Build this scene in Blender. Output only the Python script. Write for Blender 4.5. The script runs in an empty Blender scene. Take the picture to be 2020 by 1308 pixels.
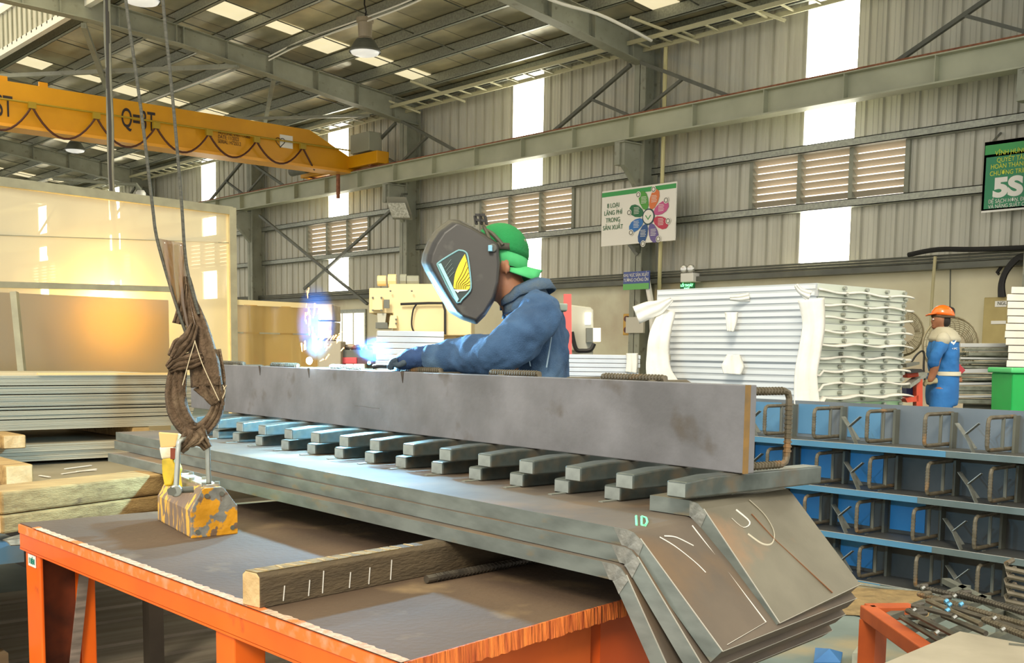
import bpy, bmesh, math, random
from mathutils import Vector, Matrix, noise
random.seed(7)
S = bpy.context.scene
COL = S.collection
V = Vector
# ---------------------------------------------------------------- camera
F = 2224.0; PX, PY = 1010.0, 932.0; CH = 1.28
R = ((0.75232516, -0.65865435, 0.01346479), (-0.05877688, -0.08746491, -0.99443208), (0.65616472, 0.74734486, -0.1045157))
cam = bpy.data.cameras.new('camera'); co = bpy.data.objects.new('camera', cam); COL.objects.link(co)
m = Matrix.Identity(4)
for i in range(3):
    m[i][0] = R[0][i]; m[i][1] = -R[1][i]; m[i][2] = -R[2][i]
m[2][3] = CH
co.matrix_world = m
cam.sensor_width = 36.0; cam.sensor_fit = 'HORIZONTAL'; cam.lens = F / 2020 * 36
cam.shift_x = 0.0; cam.shift_y = (PY - 654.0) / 2020
cam.clip_start = 0.05; cam.clip_end = 200
S.camera = co
# ---------------------------------------------------------------- world, sun, exposure
W = bpy.data.worlds.new('world'); S.world = W; W.use_nodes = True
wn = W.node_tree.nodes; bg = wn['Background']
bg.inputs[0].default_value = (1.0, 0.96, 0.88, 1); bg.inputs[1].default_value = 1.0
sun = bpy.data.lights.new('sun', 'SUN'); sun.energy = 1.7; sun.angle = math.radians(14); sun.color = (1.0, 0.90, 0.72)
so = bpy.data.objects.new('sun', sun); COL.objects.link(so)
so.rotation_euler = V((0.72, 0.50, -0.62)).to_track_quat('-Z', 'Y').to_euler()
S.view_settings.view_transform = 'Standard'; S.view_settings.look = 'None'
S.view_settings.exposure = 0.62; S.view_settings.gamma = 1.0; S.view_settings.use_curve_mapping = False

# ---------------------------------------------------------------- pixel -> place helpers
def ray(x, y):
    c = ((x - PX) / F, (y - PY) / F, 1.0)
    return V([sum(R[j][i] * c[j] for j in range(3)) for i in range(3)])
O = V((0, 0, CH))
def aZ(x, y, z): r = ray(x, y); return O + r * ((z - CH) / r.z)
def aX(x, y, X): r = ray(x, y); return O + r * (X / r.x)
def aY(x, y, Y): r = ray(x, y); return O + r * (Y / r.y)
def dp(x, y, Z): return O + ray(x, y) * Z
CR = V(R[0]); CD = V(R[2])
FR = V((R[0][0], R[0][1], 0)).normalized()       # horizontal direction pointing right in the photo
FD = V((R[2][0], R[2][1], 0)).normalized()       # horizontal direction pointing away
UP = V((0, 0, 1))

# ---------------------------------------------------------------- materials
def lin(c):
    return tuple((v / 12.92 if v <= 0.04045 else ((v + 0.055) / 1.055) ** 2.4) for v in c)
def hexc(h): return lin(tuple(int(h[i:i + 2], 16) / 255 for i in (0, 2, 4)))
MATS = {}
def mat(name, c1, c2=None, rough=0.6, metal=0.0, scale=6.0, bump=0.0, bscale=None, emit=None, es=0.0, stretch=(1, 1, 1), lo=0.35, hi=0.65, alpha=None, c3=None, s3=3.0, t3=(0.6, 0.66), transm=0.0, coat=0.0, detail=6):
    if name in MATS: return MATS[name]
    M = bpy.data.materials.new(name); M.use_nodes = True; MATS[name] = M
    nt = M.node_tree; N = nt.nodes; L = nt.links; b = N['Principled BSDF']
    c1 = hexc(c1); b.inputs['Base Color'].default_value = (*c1, 1)
    b.inputs['Roughness'].default_value = rough; b.inputs['Metallic'].default_value = metal
    if transm: b.inputs['Transmission Weight'].default_value = transm
    if coat: b.inputs['Coat Weight'].default_value = coat
    if c2 or bump:
        tc = N.new('ShaderNodeTexCoord'); mp = N.new('ShaderNodeMapping'); mp.inputs['Scale'].default_value = stretch
        L.new(tc.outputs['Object'], mp.inputs[0])
    if c2:
        n = N.new('ShaderNodeTexNoise'); n.inputs['Scale'].default_value = scale; n.inputs['Detail'].default_value = detail
        L.new(mp.outputs[0], n.inputs['Vector'])
        r = N.new('ShaderNodeValToRGB'); r.color_ramp.elements[0].position = lo; r.color_ramp.elements[1].position = hi
        r.color_ramp.elements[0].color = (*c1, 1); r.color_ramp.elements[1].color = (*hexc(c2), 1)
        L.new(n.outputs[0], r.inputs[0]); out = r.outputs[0]
        if c3:
            n3 = N.new('ShaderNodeTexNoise'); n3.inputs['Scale'].default_value = s3; n3.inputs['Detail'].default_value = 8
            L.new(mp.outputs[0], n3.inputs['Vector'])
            r3 = N.new('ShaderNodeValToRGB'); r3.color_ramp.elements[0].position = t3[0]; r3.color_ramp.elements[1].position = t3[1]
            r3.color_ramp.elements[0].color = (0, 0, 0, 1); r3.color_ramp.elements[1].color = (1, 1, 1, 1)
            L.new(n3.outputs[0], r3.inputs[0])
            mx = N.new('ShaderNodeMix'); mx.data_type = 'RGBA'
            L.new(r3.outputs[0], mx.inputs[0]); L.new(out, mx.inputs[6]); mx.inputs[7].default_value = (*hexc(c3), 1); out = mx.outputs[2]
        L.new(out, b.inputs['Base Color'])
    if bump:
        n2 = N.new('ShaderNodeTexNoise'); n2.inputs['Scale'].default_value = bscale or scale * 3; n2.inputs['Detail'].default_value = 6
        L.new(mp.outputs[0], n2.inputs['Vector'])
        bp = N.new('ShaderNodeBump'); bp.inputs['Strength'].default_value = bump; bp.inputs['Distance'].default_value = 0.02
        L.new(n2.outputs[0], bp.inputs['Height']); L.new(bp.outputs[0], b.inputs['Normal'])
    if emit:
        b.inputs['Emission Color'].default_value = (*hexc(emit), 1); b.inputs['Emission Strength'].default_value = es
    if alpha is not None: b.inputs['Alpha'].default_value = alpha
    return M

def film_mat(name, col, transp, tint):
    M = bpy.data.materials.new(name); M.use_nodes = True; nt = M.node_tree; N = nt.nodes; L = nt.links; N.clear()
    o = N.new('ShaderNodeOutputMaterial'); t = N.new('ShaderNodeBsdfTransparent'); t.inputs[0].default_value = (*hexc(tint), 1)
    d = N.new('ShaderNodeBsdfDiffuse'); d.inputs[0].default_value = (*hexc(col), 1)
    tl = N.new('ShaderNodeBsdfTranslucent'); tl.inputs[0].default_value = (*hexc(col), 1)
    g = N.new('ShaderNodeBsdfGlossy'); g.inputs[0].default_value = (1, 1, 1, 1); g.inputs[1].default_value = 0.12
    a = N.new('ShaderNodeMixShader'); a.inputs[0].default_value = 0.55; L.new(d.outputs[0], a.inputs[1]); L.new(tl.outputs[0], a.inputs[2])
    b = N.new('ShaderNodeMixShader'); b.inputs[0].default_value = transp; L.new(a.outputs[0], b.inputs[1]); L.new(t.outputs[0], b.inputs[2])
    c = N.new('ShaderNodeMixShader'); c.inputs[0].default_value = 0.06; L.new(b.outputs[0], c.inputs[1]); L.new(g.outputs[0], c.inputs[2])
    L.new(c.outputs[0], o.inputs[0]); return M

def roof_mat():
    M = mat('roof_foil', 'b4af99', 'efe5c4', rough=0.30, metal=0.4, scale=1.3, bump=0.55, bscale=0.9, lo=.40, hi=.66, c3='b8914e', s3=0.5, t3=(0.58, 0.74), stretch=(1.0, 0.6, 1))
    nt = M.node_tree; N = nt.nodes; L = nt.links; b = N['Principled BSDF']
    tc = N.new('ShaderNodeTexCoord'); br = N.new('ShaderNodeTexBrick'); br.offset = 0.0
    br.inputs['Color1'].default_value = (1, 1, 1, 1); br.inputs['Color2'].default_value = (.8, .8, .8, 1); br.inputs['Mortar'].default_value = (.25, .25, .25, 1)
    br.inputs['Scale'].default_value = 1.0; br.inputs['Mortar Size'].default_value = 0.012; br.inputs['Brick Width'].default_value = 30.0; br.inputs['Row Height'].default_value = 1.05
    L.new(tc.outputs['Object'], br.inputs['Vector'])
    src = b.inputs['Base Color'].links[0].from_socket
    mx = N.new('ShaderNodeMix'); mx.data_type = 'RGBA'; mx.blend_type = 'MULTIPLY'; mx.inputs[0].default_value = 1.0
    L.new(src, mx.inputs[6]); L.new(br.outputs[0], mx.inputs[7]); L.new(mx.outputs[2], b.inputs['Base Color'])
    return M

steel_grey = mat('painted_grey_steel', '969889', '868879', rough=0.55, scale=3, c3='6d6a5c', s3=9, t3=(.62, .75))
steel_pale = mat('pale_green_grey_paint', 'b0b29a', 'a2a48d', rough=0.5, scale=2)
steel_dark = mat('dark_grey_steel', '55574f', '63655a', rough=0.5, scale=4)
galv = mat('galvanised_steel', '8e9188', 'a3a69a', rough=0.45, metal=0.5, scale=30, detail=2)
rust = mat('rusty_rail', '7a4a34', '9c6546', rough=0.8, scale=14)
clad_m = mat('cladding_sheet', 'c9c7b9', 'b8b6a8', rough=0.5, scale=1.5, stretch=(1, 3, 0.3))
cream_wall = mat('cream_masonry', 'e2dcc0', 'd6ceb0', rough=0.85, scale=1.2, c3='c4b29a', s3=0.6, t3=(.55, .7))
yellow = mat('crane_yellow', 'dc9c04', 'd09202', rough=0.45, scale=2)
black = mat('black_rubber', '191817', rough=0.6)
blackpaint = mat('black_paint', '2a2023', rough=0.6)
white = mat('white_paint', 'e8e6df', rough=0.5)
orange = mat('orange_paint', 'fa6e14', 'f26210', rough=0.38, scale=4, c3='b3481c', s3=11, t3=(.64, .74), coat=0.2)
orange_torn = mat('chipped_orange_edge', 'e8762f', 'd9c4ae', rough=0.8, scale=14, bump=0.8, bscale=30, lo=.45, hi=.55)
tabletop_m = mat('worn_brown_steel_top', '5e4a36', '4e3d2c', rough=0.85, metal=0.0, scale=2.5, bump=0.15, bscale=60, c3='7c6648', s3=5, t3=(.58, .72))
plate_m = mat('mill_scale_plate', '665b4e', '554c42', rough=0.8, metal=0.05, scale=4, c3='7a6042', s3=3, t3=(.5, .7), bump=0.05, bscale=40)
edge_m = mat('cut_plate_edge', '87908b', '6b736f', rough=0.42, metal=0.45, scale=7, stretch=(1, 1, 3), c3='96825c', s3=6, t3=(.6, .75))
beam_m = mat('upright_plate_steel', '86868a', '6a6a6c', rough=0.5, metal=0.3, scale=4.5, c3='5c544a', s3=7, t3=(.6, .75), bump=0.04, bscale=50)
bar_m = mat('bar_steel', '6a726e', '4c5450', rough=0.42, metal=0.5, scale=12, c3='6b6150', s3=8, t3=(.6, .72))
rebar_m = mat('rebar_steel', '6b6353', '57503f', rough=0.6, metal=0.3, scale=25, c3='8a6a45', s3=10, t3=(.6, .7))
chalk = mat('chalk_line', 'd9d6cc', rough=0.9)
weld_m = mat('weld_bead', '9a9b94', '80827c', rough=0.4, metal=0.4, scale=40, bump=0.15, bscale=90)
wood = mat('timber', 'b0905a', '8f7142', rough=0.85, scale=5, stretch=(1, 8, 8), bump=0.3, bscale=30, c3='6f5330', s3=4, t3=(.58, .72))
wood_pale = mat('pale_end_grain', 'd9bd8c', 'bf9c69', rough=0.9, scale=14, bump=0.3, bscale=50)
wood_dark = mat('dark_stained_timber', '4f4330', '5d4f39', rough=0.9, scale=10, stretch=(1, 1, 4), bump=0.4, bscale=50)
sheet_m = mat('stacked_sheet_edge', 'b3a88d', '8f876f', rough=0.55, metal=0.25, scale=3, stretch=(0.3, 1, 40))
sheet_top = mat('sheet_top', '8b8169', '9c927a', rough=0.5, metal=0.4, scale=3)
concrete = mat('concrete_floor', '727d77', '5f6a64', rough=0.8, scale=2.5, bump=0.1, c3='95835f', s3=0.8, t3=(.52, .62))
pane_glow = mat('window_pane_daylight', 'ffffff', rough=0.5, emit='fffbe6', es=8.0)
pane_soft = mat('roof_light_pane', 'd8cfa8', 'ffffff', rough=0.5, emit='fff2c4', es=1.4)
roof_glint = mat('dirty_roof_light', 'cfc49a', 'e8dfbf', rough=0.4, scale=2.5, emit='fff0c4', es=0.5)  # pale emission painted in for bright reflections on the foil
louvre_m = mat('louvre_slat', 'b7ac98', 'c4b9a6', rough=0.5, scale=2)

# ---------------------------------------------------------------- mesh builder
class MB:
    def __init__(s): s.v = []; s.f = []
    def add(s, vs, fs):
        n = len(s.v); s.v += [V(p) for p in vs]; s.f += [tuple(i + n for i in f) for f in fs]; return s
    def box(s, a, b):
        (x0, y0, z0), (x1, y1, z1) = a, b
        return s.add([(x0, y0, z0), (x1, y0, z0), (x1, y1, z0), (x0, y1, z0), (x0, y0, z1), (x1, y0, z1), (x1, y1, z1), (x0, y1, z1)],
                     [(0, 3, 2, 1), (4, 5, 6, 7), (0, 1, 5, 4), (1, 2, 6, 5), (2, 3, 7, 6), (3, 0, 4, 7)])
    def obox(s, c, ax, ay, az):   # centre + half axes
        c, ax, ay, az = V(c), V(ax), V(ay), V(az)
        vs = [c + ax * i + ay * j + az * k for k in (-1, 1) for (i, j) in ((-1, -1), (1, -1), (1, 1), (-1, 1))]
        return s.add(vs, [(0, 3, 2, 1), (4, 5, 6, 7), (0, 1, 5, 4), (1, 2, 6, 5), (2, 3, 7, 6), (3, 0, 4, 7)])
    def bar(s, p, q, w, h, up=(0, 0, 1)):
        p, q = V(p), V(q); d = (q - p); a = d.cross(V(up))
        if a.length < 1e-6: a = d.cross(V((1, 0, 0)))
        a.normalize(); u = a.cross(d).normalized()
        return s.obox((p + q) / 2, d / 2, a * w / 2, u * h / 2)
    def prism(s, pts, ext):
        n = len(pts); ext = V(ext); vs = [V(p) for p in pts] + [V(p) + ext for p in pts]
        return s.add(vs, [tuple(range(n - 1, -1, -1)), tuple(range(n, 2 * n))] + [(i, (i + 1) % n, n + (i + 1) % n, n + i) for i in range(n)])
    def tube(s, path, r, n=8, cap=True, sq=1.0):
        path = [V(p) for p in path]; rs = r if isinstance(r, (list, tuple)) else [r] * len(path)
        base = len(s.v); t0 = (path[1] - path[0]).normalized(); a = t0.orthogonal().normalized()
        for i, p in enumerate(path):
            t = (path[min(i + 1, len(path) - 1)] - path[max(i - 1, 0)])
            t = t.normalized() if t.length > 1e-9 else t0
            a = (a - t * a.dot(t)); a = a.normalized() if a.length > 1e-6 else t.orthogonal().normalized(); b = t.cross(a)
            for k in range(n):
                g = 2 * math.pi * k / n; s.v.append(p + a * math.cos(g) * rs[i] + b * math.sin(g) * rs[i] * sq)
        for i in range(len(path) - 1):
            for k in range(n):
                k2 = (k + 1) % n; s.f.append((base + i * n + k, base + i * n + k2, base + (i + 1) * n + k2, base + (i + 1) * n + k))
        if cap:
            s.f.append(tuple(base + k for k in range(n - 1, -1, -1))); e = base + (len(path) - 1) * n; s.f.append(tuple(e + k for k in range(n)))
        return s
    def loft(s, rings, closed=True):
        base = len(s.v); n = len(rings[0])
        for r in rings: s.v += [V(p) for p in r]
        for i in range(len(rings) - 1):
            for k in range(n if closed else n - 1):
                k2 = (k + 1) % n; s.f.append((base + i * n + k, base + i * n + k2, base + (i + 1) * n + k2, base + (i + 1) * n + k))
        if closed:
            s.f.append(tuple(base + k for k in range(n - 1, -1, -1))); e = base + (len(rings) - 1) * n; s.f.append(tuple(e + k for k in range(n)))
        return s
    def ell(s, c, ax, ay, az, nu=16, nv=10):
        c, ax, ay, az = V(c), V(ax), V(ay), V(az); rings = []
        for j in range(nv + 1):
            th = math.pi * j / nv; th = min(max(th, 0.02), math.pi - 0.02)
            rings.append([c + az * (-math.cos(th)) + (ax * math.cos(2 * math.pi * k / nu) + ay * math.sin(2 * math.pi * k / nu)) * math.sin(th) for k in range(nu)])
        return s.loft(rings)
    def lathe(s, c, prof, n=20, axis=(0, 0, 1)):
        c = V(c); z = V(axis).normalized(); x = z.orthogonal().normalized(); y = z.cross(x)
        return s.loft([[c + z * h + (x * math.cos(2 * math.pi * k / n) + y * math.sin(2 * math.pi * k / n)) * max(r, 1e-4) for k in range(n)] for r, h in prof])
    def sheet(s, grid, th=0.0):
        nr, nc = len(grid), len(grid[0]); base = len(s.v)
        for r in grid: s.v += [V(p) for p in r]
        for i in range(nr - 1):
            for j in range(nc - 1):
                a = base + i * nc + j; s.f.append((a, a + 1, a + nc + 1, a + nc))
        return s
    def build(s, name, m, parent=None, smooth=False, bevel=0.0, solid=0.0, sub=0, remesh=0.0, seg=2):
        me = bpy.data.meshes.new(name); vs = s.v
        if parent is not None and parent.name in INV:
            iv = INV[parent.name]; vs = [iv @ p for p in s.v]
        me.from_pydata([tuple(p) for p in vs], [], s.f)
        bmn = bmesh.new(); bmn.from_mesh(me); bmesh.ops.recalc_face_normals(bmn, faces=bmn.faces) if not solid else None; bmn.to_mesh(me); bmn.free()
        ms = m if isinstance(m, (list, tuple)) else [m]
        for q in ms: me.materials.append(q)
        o = bpy.data.objects.new(name, me); COL.objects.link(o)
        if parent is not None:
            o.parent = parent
            if parent.name in INV: INV[o.name] = INV[parent.name]
        if smooth:
            for p in me.polygons: p.use_smooth = True
        if solid:
            md = o.modifiers.new('solid', 'SOLIDIFY'); md.thickness = solid; md.offset = 0
        if remesh:
            md = o.modifiers.new('remesh', 'REMESH'); md.mode = 'VOXEL'; md.voxel_size = remesh; md.use_smooth_shade = True
        if bevel:
            md = o.modifiers.new('bevel', 'BEVEL'); md.width = bevel; md.segments = seg; md.limit_method = 'ANGLE'; md.angle_limit = math.radians(40)
        if sub:
            md = o.modifiers.new('sub', 'SUBSURF'); md.levels = sub; md.render_levels = sub
        return o
INV = {}
def tag(o, label=None, cat=None, group=None, kind=None):
    if label: o['label'] = label
    if cat: o['category'] = cat
    if group: o['group'] = group
    if kind: o['kind'] = kind
    return o
def thing(name, label, cat, loc=(0, 0, 0), group=None, rotz=0.0, kind=None):
    o = bpy.data.objects.new(name, None); COL.objects.link(o); o.location = loc; o.rotation_euler = (0, 0, rotz); o.empty_display_size = 0.05
    INV[o.name] = (Matrix.Translation(V(loc)) @ Matrix.Rotation(rotz, 4, 'Z')).inverted()
    return tag(o, label, cat, group, kind)
def struct(o, label=None): return tag(o, label, 'structure' if False else None, None, 'structure')
def copy_tree(o, loc=None, rotz=None, label=None, parent=None):
    c = o.copy(); COL.objects.link(c)
    if parent is not None: c.parent = parent
    if loc is not None: c.location = loc
    if rotz is not None: c.rotation_euler = (0, 0, rotz)
    if label: c['label'] = label
    for ch in [k for k in o.children]:
        copy_tree(ch, parent=c)
    return c
def smoothpath(pts, n=6):
    pts = [V(p) for p in pts]; out = []
    for i in range(len(pts) - 1):
        p0 = pts[max(i - 1, 0)]; p1 = pts[i]; p2 = pts[i + 1]; p3 = pts[min(i + 2, len(pts) - 1)]
        for k in range(n):
            t = k / n
            out.append(0.5 * ((2 * p1) + (p2 - p0) * t + (2 * p0 - 5 * p1 + 4 * p2 - p3) * t * t + (3 * p1 - p0 - 3 * p2 + p3) * t ** 3))
    out.append(pts[-1]); return out
def lerp_list(vals, n, m):
    out = []
    for i in range(len(vals) - 1):
        for k in range(n): out.append(vals[i] + (vals[i + 1] - vals[i]) * k / n)
    out.append(vals[-1]); return out
def text(body, size, p, right, up, m, parent, name='lettering', ext=0.001, align='LEFT', sx=1.0, bold=0.0):
    cu = bpy.data.curves.new('t', 'FONT'); cu.body = body; cu.size = size; cu.extrude = ext; cu.align_x = align; cu.offset = bold
    to = bpy.data.objects.new('t', cu); COL.objects.link(to)
    bpy.context.view_layer.update()
    me = bpy.data.meshes.new_from_object(to.evaluated_get(bpy.context.evaluated_depsgraph_get()))
    bpy.data.objects.remove(to)
    right, up = V(right).normalized(), V(up).normalized(); nn = right.cross(up)
    mb = MB(); mb.v = [V(p) + right * (q.co.x * sx) + up * q.co.y + nn * q.co.z for q in me.vertices]; mb.f = [tuple(f.vertices) for f in me.polygons]
    return mb.build(name, m, parent)
# ================================================================ BUILDING SHELL
XW = 13.3                                  # cladding plane of the long wall
mb = MB(); mb.box((-14, -8, -0.2), (13.6, 46, 0.0)); struct(mb.build('floor', concrete))
WY = [(8.456 + 6.01 * i - 6.01, 9.24 + 6.01 * i - 6.01) for i in range(8)]       # translucent strips
LY = [(7.66 + 6.01 * i - 6.01, 10.06 + 6.01 * i - 6.01) for i in range(8)]       # louvres
def clad(mb, y0, y1, z0, z1):
    ys = []; y = y0
    n0 = math.floor(y0 / 0.25)
    pts = [(y0, 0.0)]
    k = n0
    while k * 0.25 < y1:
        b = k * 0.25
        for (dy, dx) in ((0.0, 0.0), (0.012, 0.035), (0.05, 0.035), (0.062, 0.0), (0.105, 0.0), (0.112, 0.008), (0.122, 0.0), (0.18, 0.0), (0.187, 0.008), (0.197, 0.0)):
            yy = b + dy
            if y0 < yy < y1: pts.append((yy, dx))
        k += 1
    pts.append((y1, 0.0)); base = len(mb.v)
    for (yy, dx) in pts: mb.v += [V((XW + dx, yy, z0)), V((XW + dx, yy, z1))]
    for i in range(len(pts) - 1):
        a = base + 2 * i; mb.f.append((a, a + 1, a + 3, a + 2))
cb = MB(); YA, YB, ZS, ZE = 1.0, 45.0, 2.46, 6.35
prev = YA
for (w0, w1), (l0, l1) in zip(WY, LY):
    if w1 < YA: continue
    clad(cb, prev, l0, ZS, ZE)
    clad(cb, l0, w0, ZS, 3.34); clad(cb, l0, w0, 4.03, ZE)
    clad(cb, w1, l1, ZS, 3.34); clad(cb, w1, l1, 4.03, ZE)
    prev = l1
clad(cb, prev, YB, ZS, ZE)
wall = struct(cb.build('wall_right', clad_m))
mb = MB(); mb.box((13.18, YA, 0), (13.6, YB, 2.44)); mb.box((13.10, YA, 2.38), (13.22, YB, 2.47))
w2 = struct(mb.build('wall_lower', cream_wall))
# far end wall
mb = MB(); mb.box((2, 45, 0), (13.4, 45.2, 7.5)); struct(mb.build('wall_far', clad_m))
n = 1
for (w0, w1) in WY:
    if w1 < YA: continue
    t = thing('window_%d' % n, None, None, (XW + 0.02, (w0 + w1) / 2, 2.5)); tag(t, kind='structure'); n += 1
    MB().box((XW + 0.03, w0 + .01, 2.55), (XW + 0.04, w1 - .01, 3.32)).build('pane', pane_glow, t)
    MB().box((XW + 0.03, w0 + .01, 4.05), (XW + 0.04, w1 - .01, 5.95)).build('pane', pane_glow, t)
    f = MB()
    for (a, b) in ((2.50, 2.55), (3.30, 3.34), (4.03, 4.07), (5.93, 5.98)): f.box((XW + 0.0, w0, a), (XW + 0.05, w1, b))
    f.build('window_frame', galv, t)
# louvre vents
for i, (l0, l1) in enumerate(LY):
    if l1 < YA + .1: continue
    t = thing('louvre_vent', ['right-hand louvre vent of three bays, above the stacked white panels', 'middle louvre vent, directly above the green cap', 'left louvre vent, above the cream press machine', 'farthest louvre vent, low behind the sling ropes'][min(max(i - 1, 0), 3)], 'vent', (XW, (l0 + l1) / 2, 3.34), 'louvre vents in the cladding', kind='structure')
    f = MB(); w = (l1 - l0) / 3
    for k in range(4): f.box((XW - .04, l0 + w * k - .03, 3.30), (XW + .08, l0 + w * k + .03, 4.06))
    f.box((XW - .04, l0, 4.03), (XW + .08, l1, 4.08)); f.box((XW - .04, l0, 3.29), (XW + .08, l1, 3.35))
    f.build('frame', steel_grey, t)
    for k in range(3):
        s = MB()
        for j in range(7):
            z = 3.40 + j * 0.095
            a, b = l0 + w * k + .03, l0 + w * (k + 1) - .03
            s.prism([(XW - .02, a, z + .052), (XW - .012, a, z + .057), (XW + .06, a, z - .004), (XW + .055, a, z - .012)], (0, b - a, 0))
        s.build('slats', louvre_m, t)
    MB().box((XW + .085, l0, 3.35), (XW + .09, l1, 4.03)).build('daylight_opening', mat('louvre_daylight', 'f2e6d8', rough=1, emit='fff3e2', es=1.3), t)
# roof
def zr(X): return 6.51 - 0.107 * (X - 8.27)          # top of rafters
rm = roof_mat()
mb = MB(); g = []
for j in range(2): g.append([])
xs = [6.9 + i * (13.6 - 6.9) / 14 for i in range(15)]
mb.sheet([[(x, 0.5, zr(x) + .22) for x in xs], [(x, 45.2, zr(x) + .22) for x in xs]])
struct(mb.build('ceiling', rm, solid=0.03))
mb = MB()
mb.prism([(6.86, 0.5, 6.55), (6.90, 0.5, 6.55), (6.90, 0.5, 7.25), (6.86, 0.5, 7.25)], (0, 44.7, 0))
cm = MB(); y = 0.5
while y < 45:
    cm.box((6.84, y, 6.58), (6.86, y + .05, 7.22)); y += 0.25
struct(mb.build('wall_monitor', clad_m)); struct(cm.build('trim_1', steel_grey))
mb = MB(); mb.sheet([[(6.9, 0.5, 7.9), (1.0, 0.5, 8.6)], [(6.9, 45.2, 7.9), (1.0, 45.2, 8.6)]]); 
struct(mb.build('ceiling_monitor', pane_soft, solid=0.02))
mb = MB()
for i in range(30): mb.bar((6.9, 1 + i * 1.5, 7.85), (1.0, 1 + i * 1.5, 8.55), .05, .1)
for X in (6.8, 5.6, 4.4, 3.2): mb.bar((X, .5, 7.78 + .119 * (6.9 - X)), (X, 45, 7.78 + .119 * (6.9 - X)), .06, .12)
mb.box((6.82, .5, 7.2), (6.92, 45, 7.32)); mb.box((6.84, .5, 6.5), (6.94, 45, 6.62))
struct(mb.build('trim_2', white))
# softly glowing patches added in place of reflections on the roof foil
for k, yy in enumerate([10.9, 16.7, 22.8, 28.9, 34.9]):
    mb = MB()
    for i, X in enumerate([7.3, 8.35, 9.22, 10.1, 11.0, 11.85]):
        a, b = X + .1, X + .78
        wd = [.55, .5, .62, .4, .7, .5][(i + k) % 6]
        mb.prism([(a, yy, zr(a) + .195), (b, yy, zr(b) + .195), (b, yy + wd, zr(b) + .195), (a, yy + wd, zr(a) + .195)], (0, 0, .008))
    struct(mb.build('window_roof_%d' % (k + 1), roof_glint))
# purlins
for i, X in enumerate([7.35, 8.3, 9.2, 10.05, 10.95, 11.8, 12.6, 13.15]):
    mb = MB(); z = zr(X)
    mb.box((X - .006, .5, z), (X + .006, 45, z + .2)); mb.box((X - .07, .5, z), (X + .006, 45, z + .008)); mb.box((X - .006, .5, z + .192), (X + .07, 45, z + .2)); mb.box((X - .07, .5, z), (X - .062, 45, z + .03))
    tag(mb.build('roof_purlin', galv), 'galvanised roof purlin carrying the roof sheets', kind='structure')
# sag rods
mb = MB()
for i in range(30):
    y = 1.3 + i * 1.5
    mb.bar((7.35, y, zr(7.35) + .08), (12.6, y + .25, zr(12.6) + .08), .014, .014)
tag(mb.build('sag_rods', steel_dark), 'thin sag rods between the purlins', kind='structure')
# rafters and columns
CY = [11.855 + 6.04 * i for i in range(-1, 6)]
def ibeam_path(mb, pts, tops, c, w=.2):
    for i in range(len(pts) - 1):
        (x0, z0), (x1, z1) = pts[i], pts[i + 1]; t0, t1 = tops[i], tops[i + 1]
        mb.prism([(x0, c - .005, z0), (x1, c - .005, z1), (x1, c - .005, t1), (x0, c - .005, t0)], (0, .01, 0))
        mb.prism([(x0, c - w / 2, z0 - .012), (x1, c - w / 2, z1 - .012), (x1, c - w / 2, z1), (x0, c - w / 2, z0)], (0, w, 0))
        mb.prism([(x0, c - w / 2, t0 - .012), (x1, c - w / 2, t1 - .012), (x1, c - w / 2, t1), (x0, c - w / 2, t0)], (0, w, 0))
for i, c in enumerate(CY):
    mb = MB()
    pts = [(1.5, 6.36), (5.63, 6.34), (6.9, 6.31), (8.38, 6.22), (10.07, 6.0), (11.8, 5.77), (12.85, 5.62), (13.2, 5.6)]
    tops = [zr(7.6) , zr(7.6), zr(7.2), zr(8.38), zr(10.07), zr(11.8), zr(12.85), zr(13.2)]
    ibeam_path(mb, pts, tops, c)
    for X in (5.9, 6.45, 7.35, 8.3, 8.42, 9.2, 10.05, 10.95, 11.8, 12.6):
        k = [j for j in range(len(pts) - 1) if pts[j][0] <= X][-1]; t = (X - pts[k][0]) / (pts[k + 1][0] - pts[k][0])
        zb = pts[k][1] + (pts[k + 1][1] - pts[k][1]) * t; zt = tops[k] + (tops[k + 1] - tops[k]) * t
        mb.box((X - .006, c - .09, zb), (X + .006, c + .09, zt))
    mb.prism([(6.8, c - .03, 6.9), (6.9, c - .03, 6.9), (6.9, c - .03, 7.8), (6.8, c - .03, 7.8)], (0, .06, 0))
    tag(mb.build('roof_rafter', steel_grey), 'tapered grey roof rafter on the column line', kind='structure')
    mb = MB()
    mb.box((12.85, c - .11, 0), (12.87, c + .11, 5.62)); mb.box((13.16, c - .11, 0), (13.18, c + .11, 5.9)); mb.box((12.85, c - .006, 0), (13.18, c + .006, 5.62))
    mb.box((12.78, c - .14, 0), (13.2, c + .14, .03))
    # crane bracket
    mb.box((12.45, c - .09, 4.42), (12.85, c + .09, 4.44)); mb.prism([(12.5, c - .05, 4.43), (12.5, c - .05, 4.1), (12.6, c - .05, 4.02), (12.85, c - .05, 3.75), (12.85, c - .05, 4.43)], (0, .1, 0))
    mb.box((12.46, c + .02, 4.1), (12.62, c + .12, 4.44))
    tag(mb.build('steel_column', steel_grey), 'grey steel I column against the long wall', kind='structure')
    # knee braces beside the column
    mb = MB(); X = 12.75
    for sgn in (1, -1):
        A = (X, c + sgn * .1, 5.6); B = (X, c + sgn * 1.75, 4.86); Mx = V(A).lerp(V(B), .5); D = (X, c + sgn * .1, 4.86)
        mb.bar(A, B, .05, .05); mb.bar(Mx, D, .04, .04)
    tag(mb.build('knee_brace', steel_dark), 'thin diagonal knee braces at the column head', kind='structure')
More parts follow.
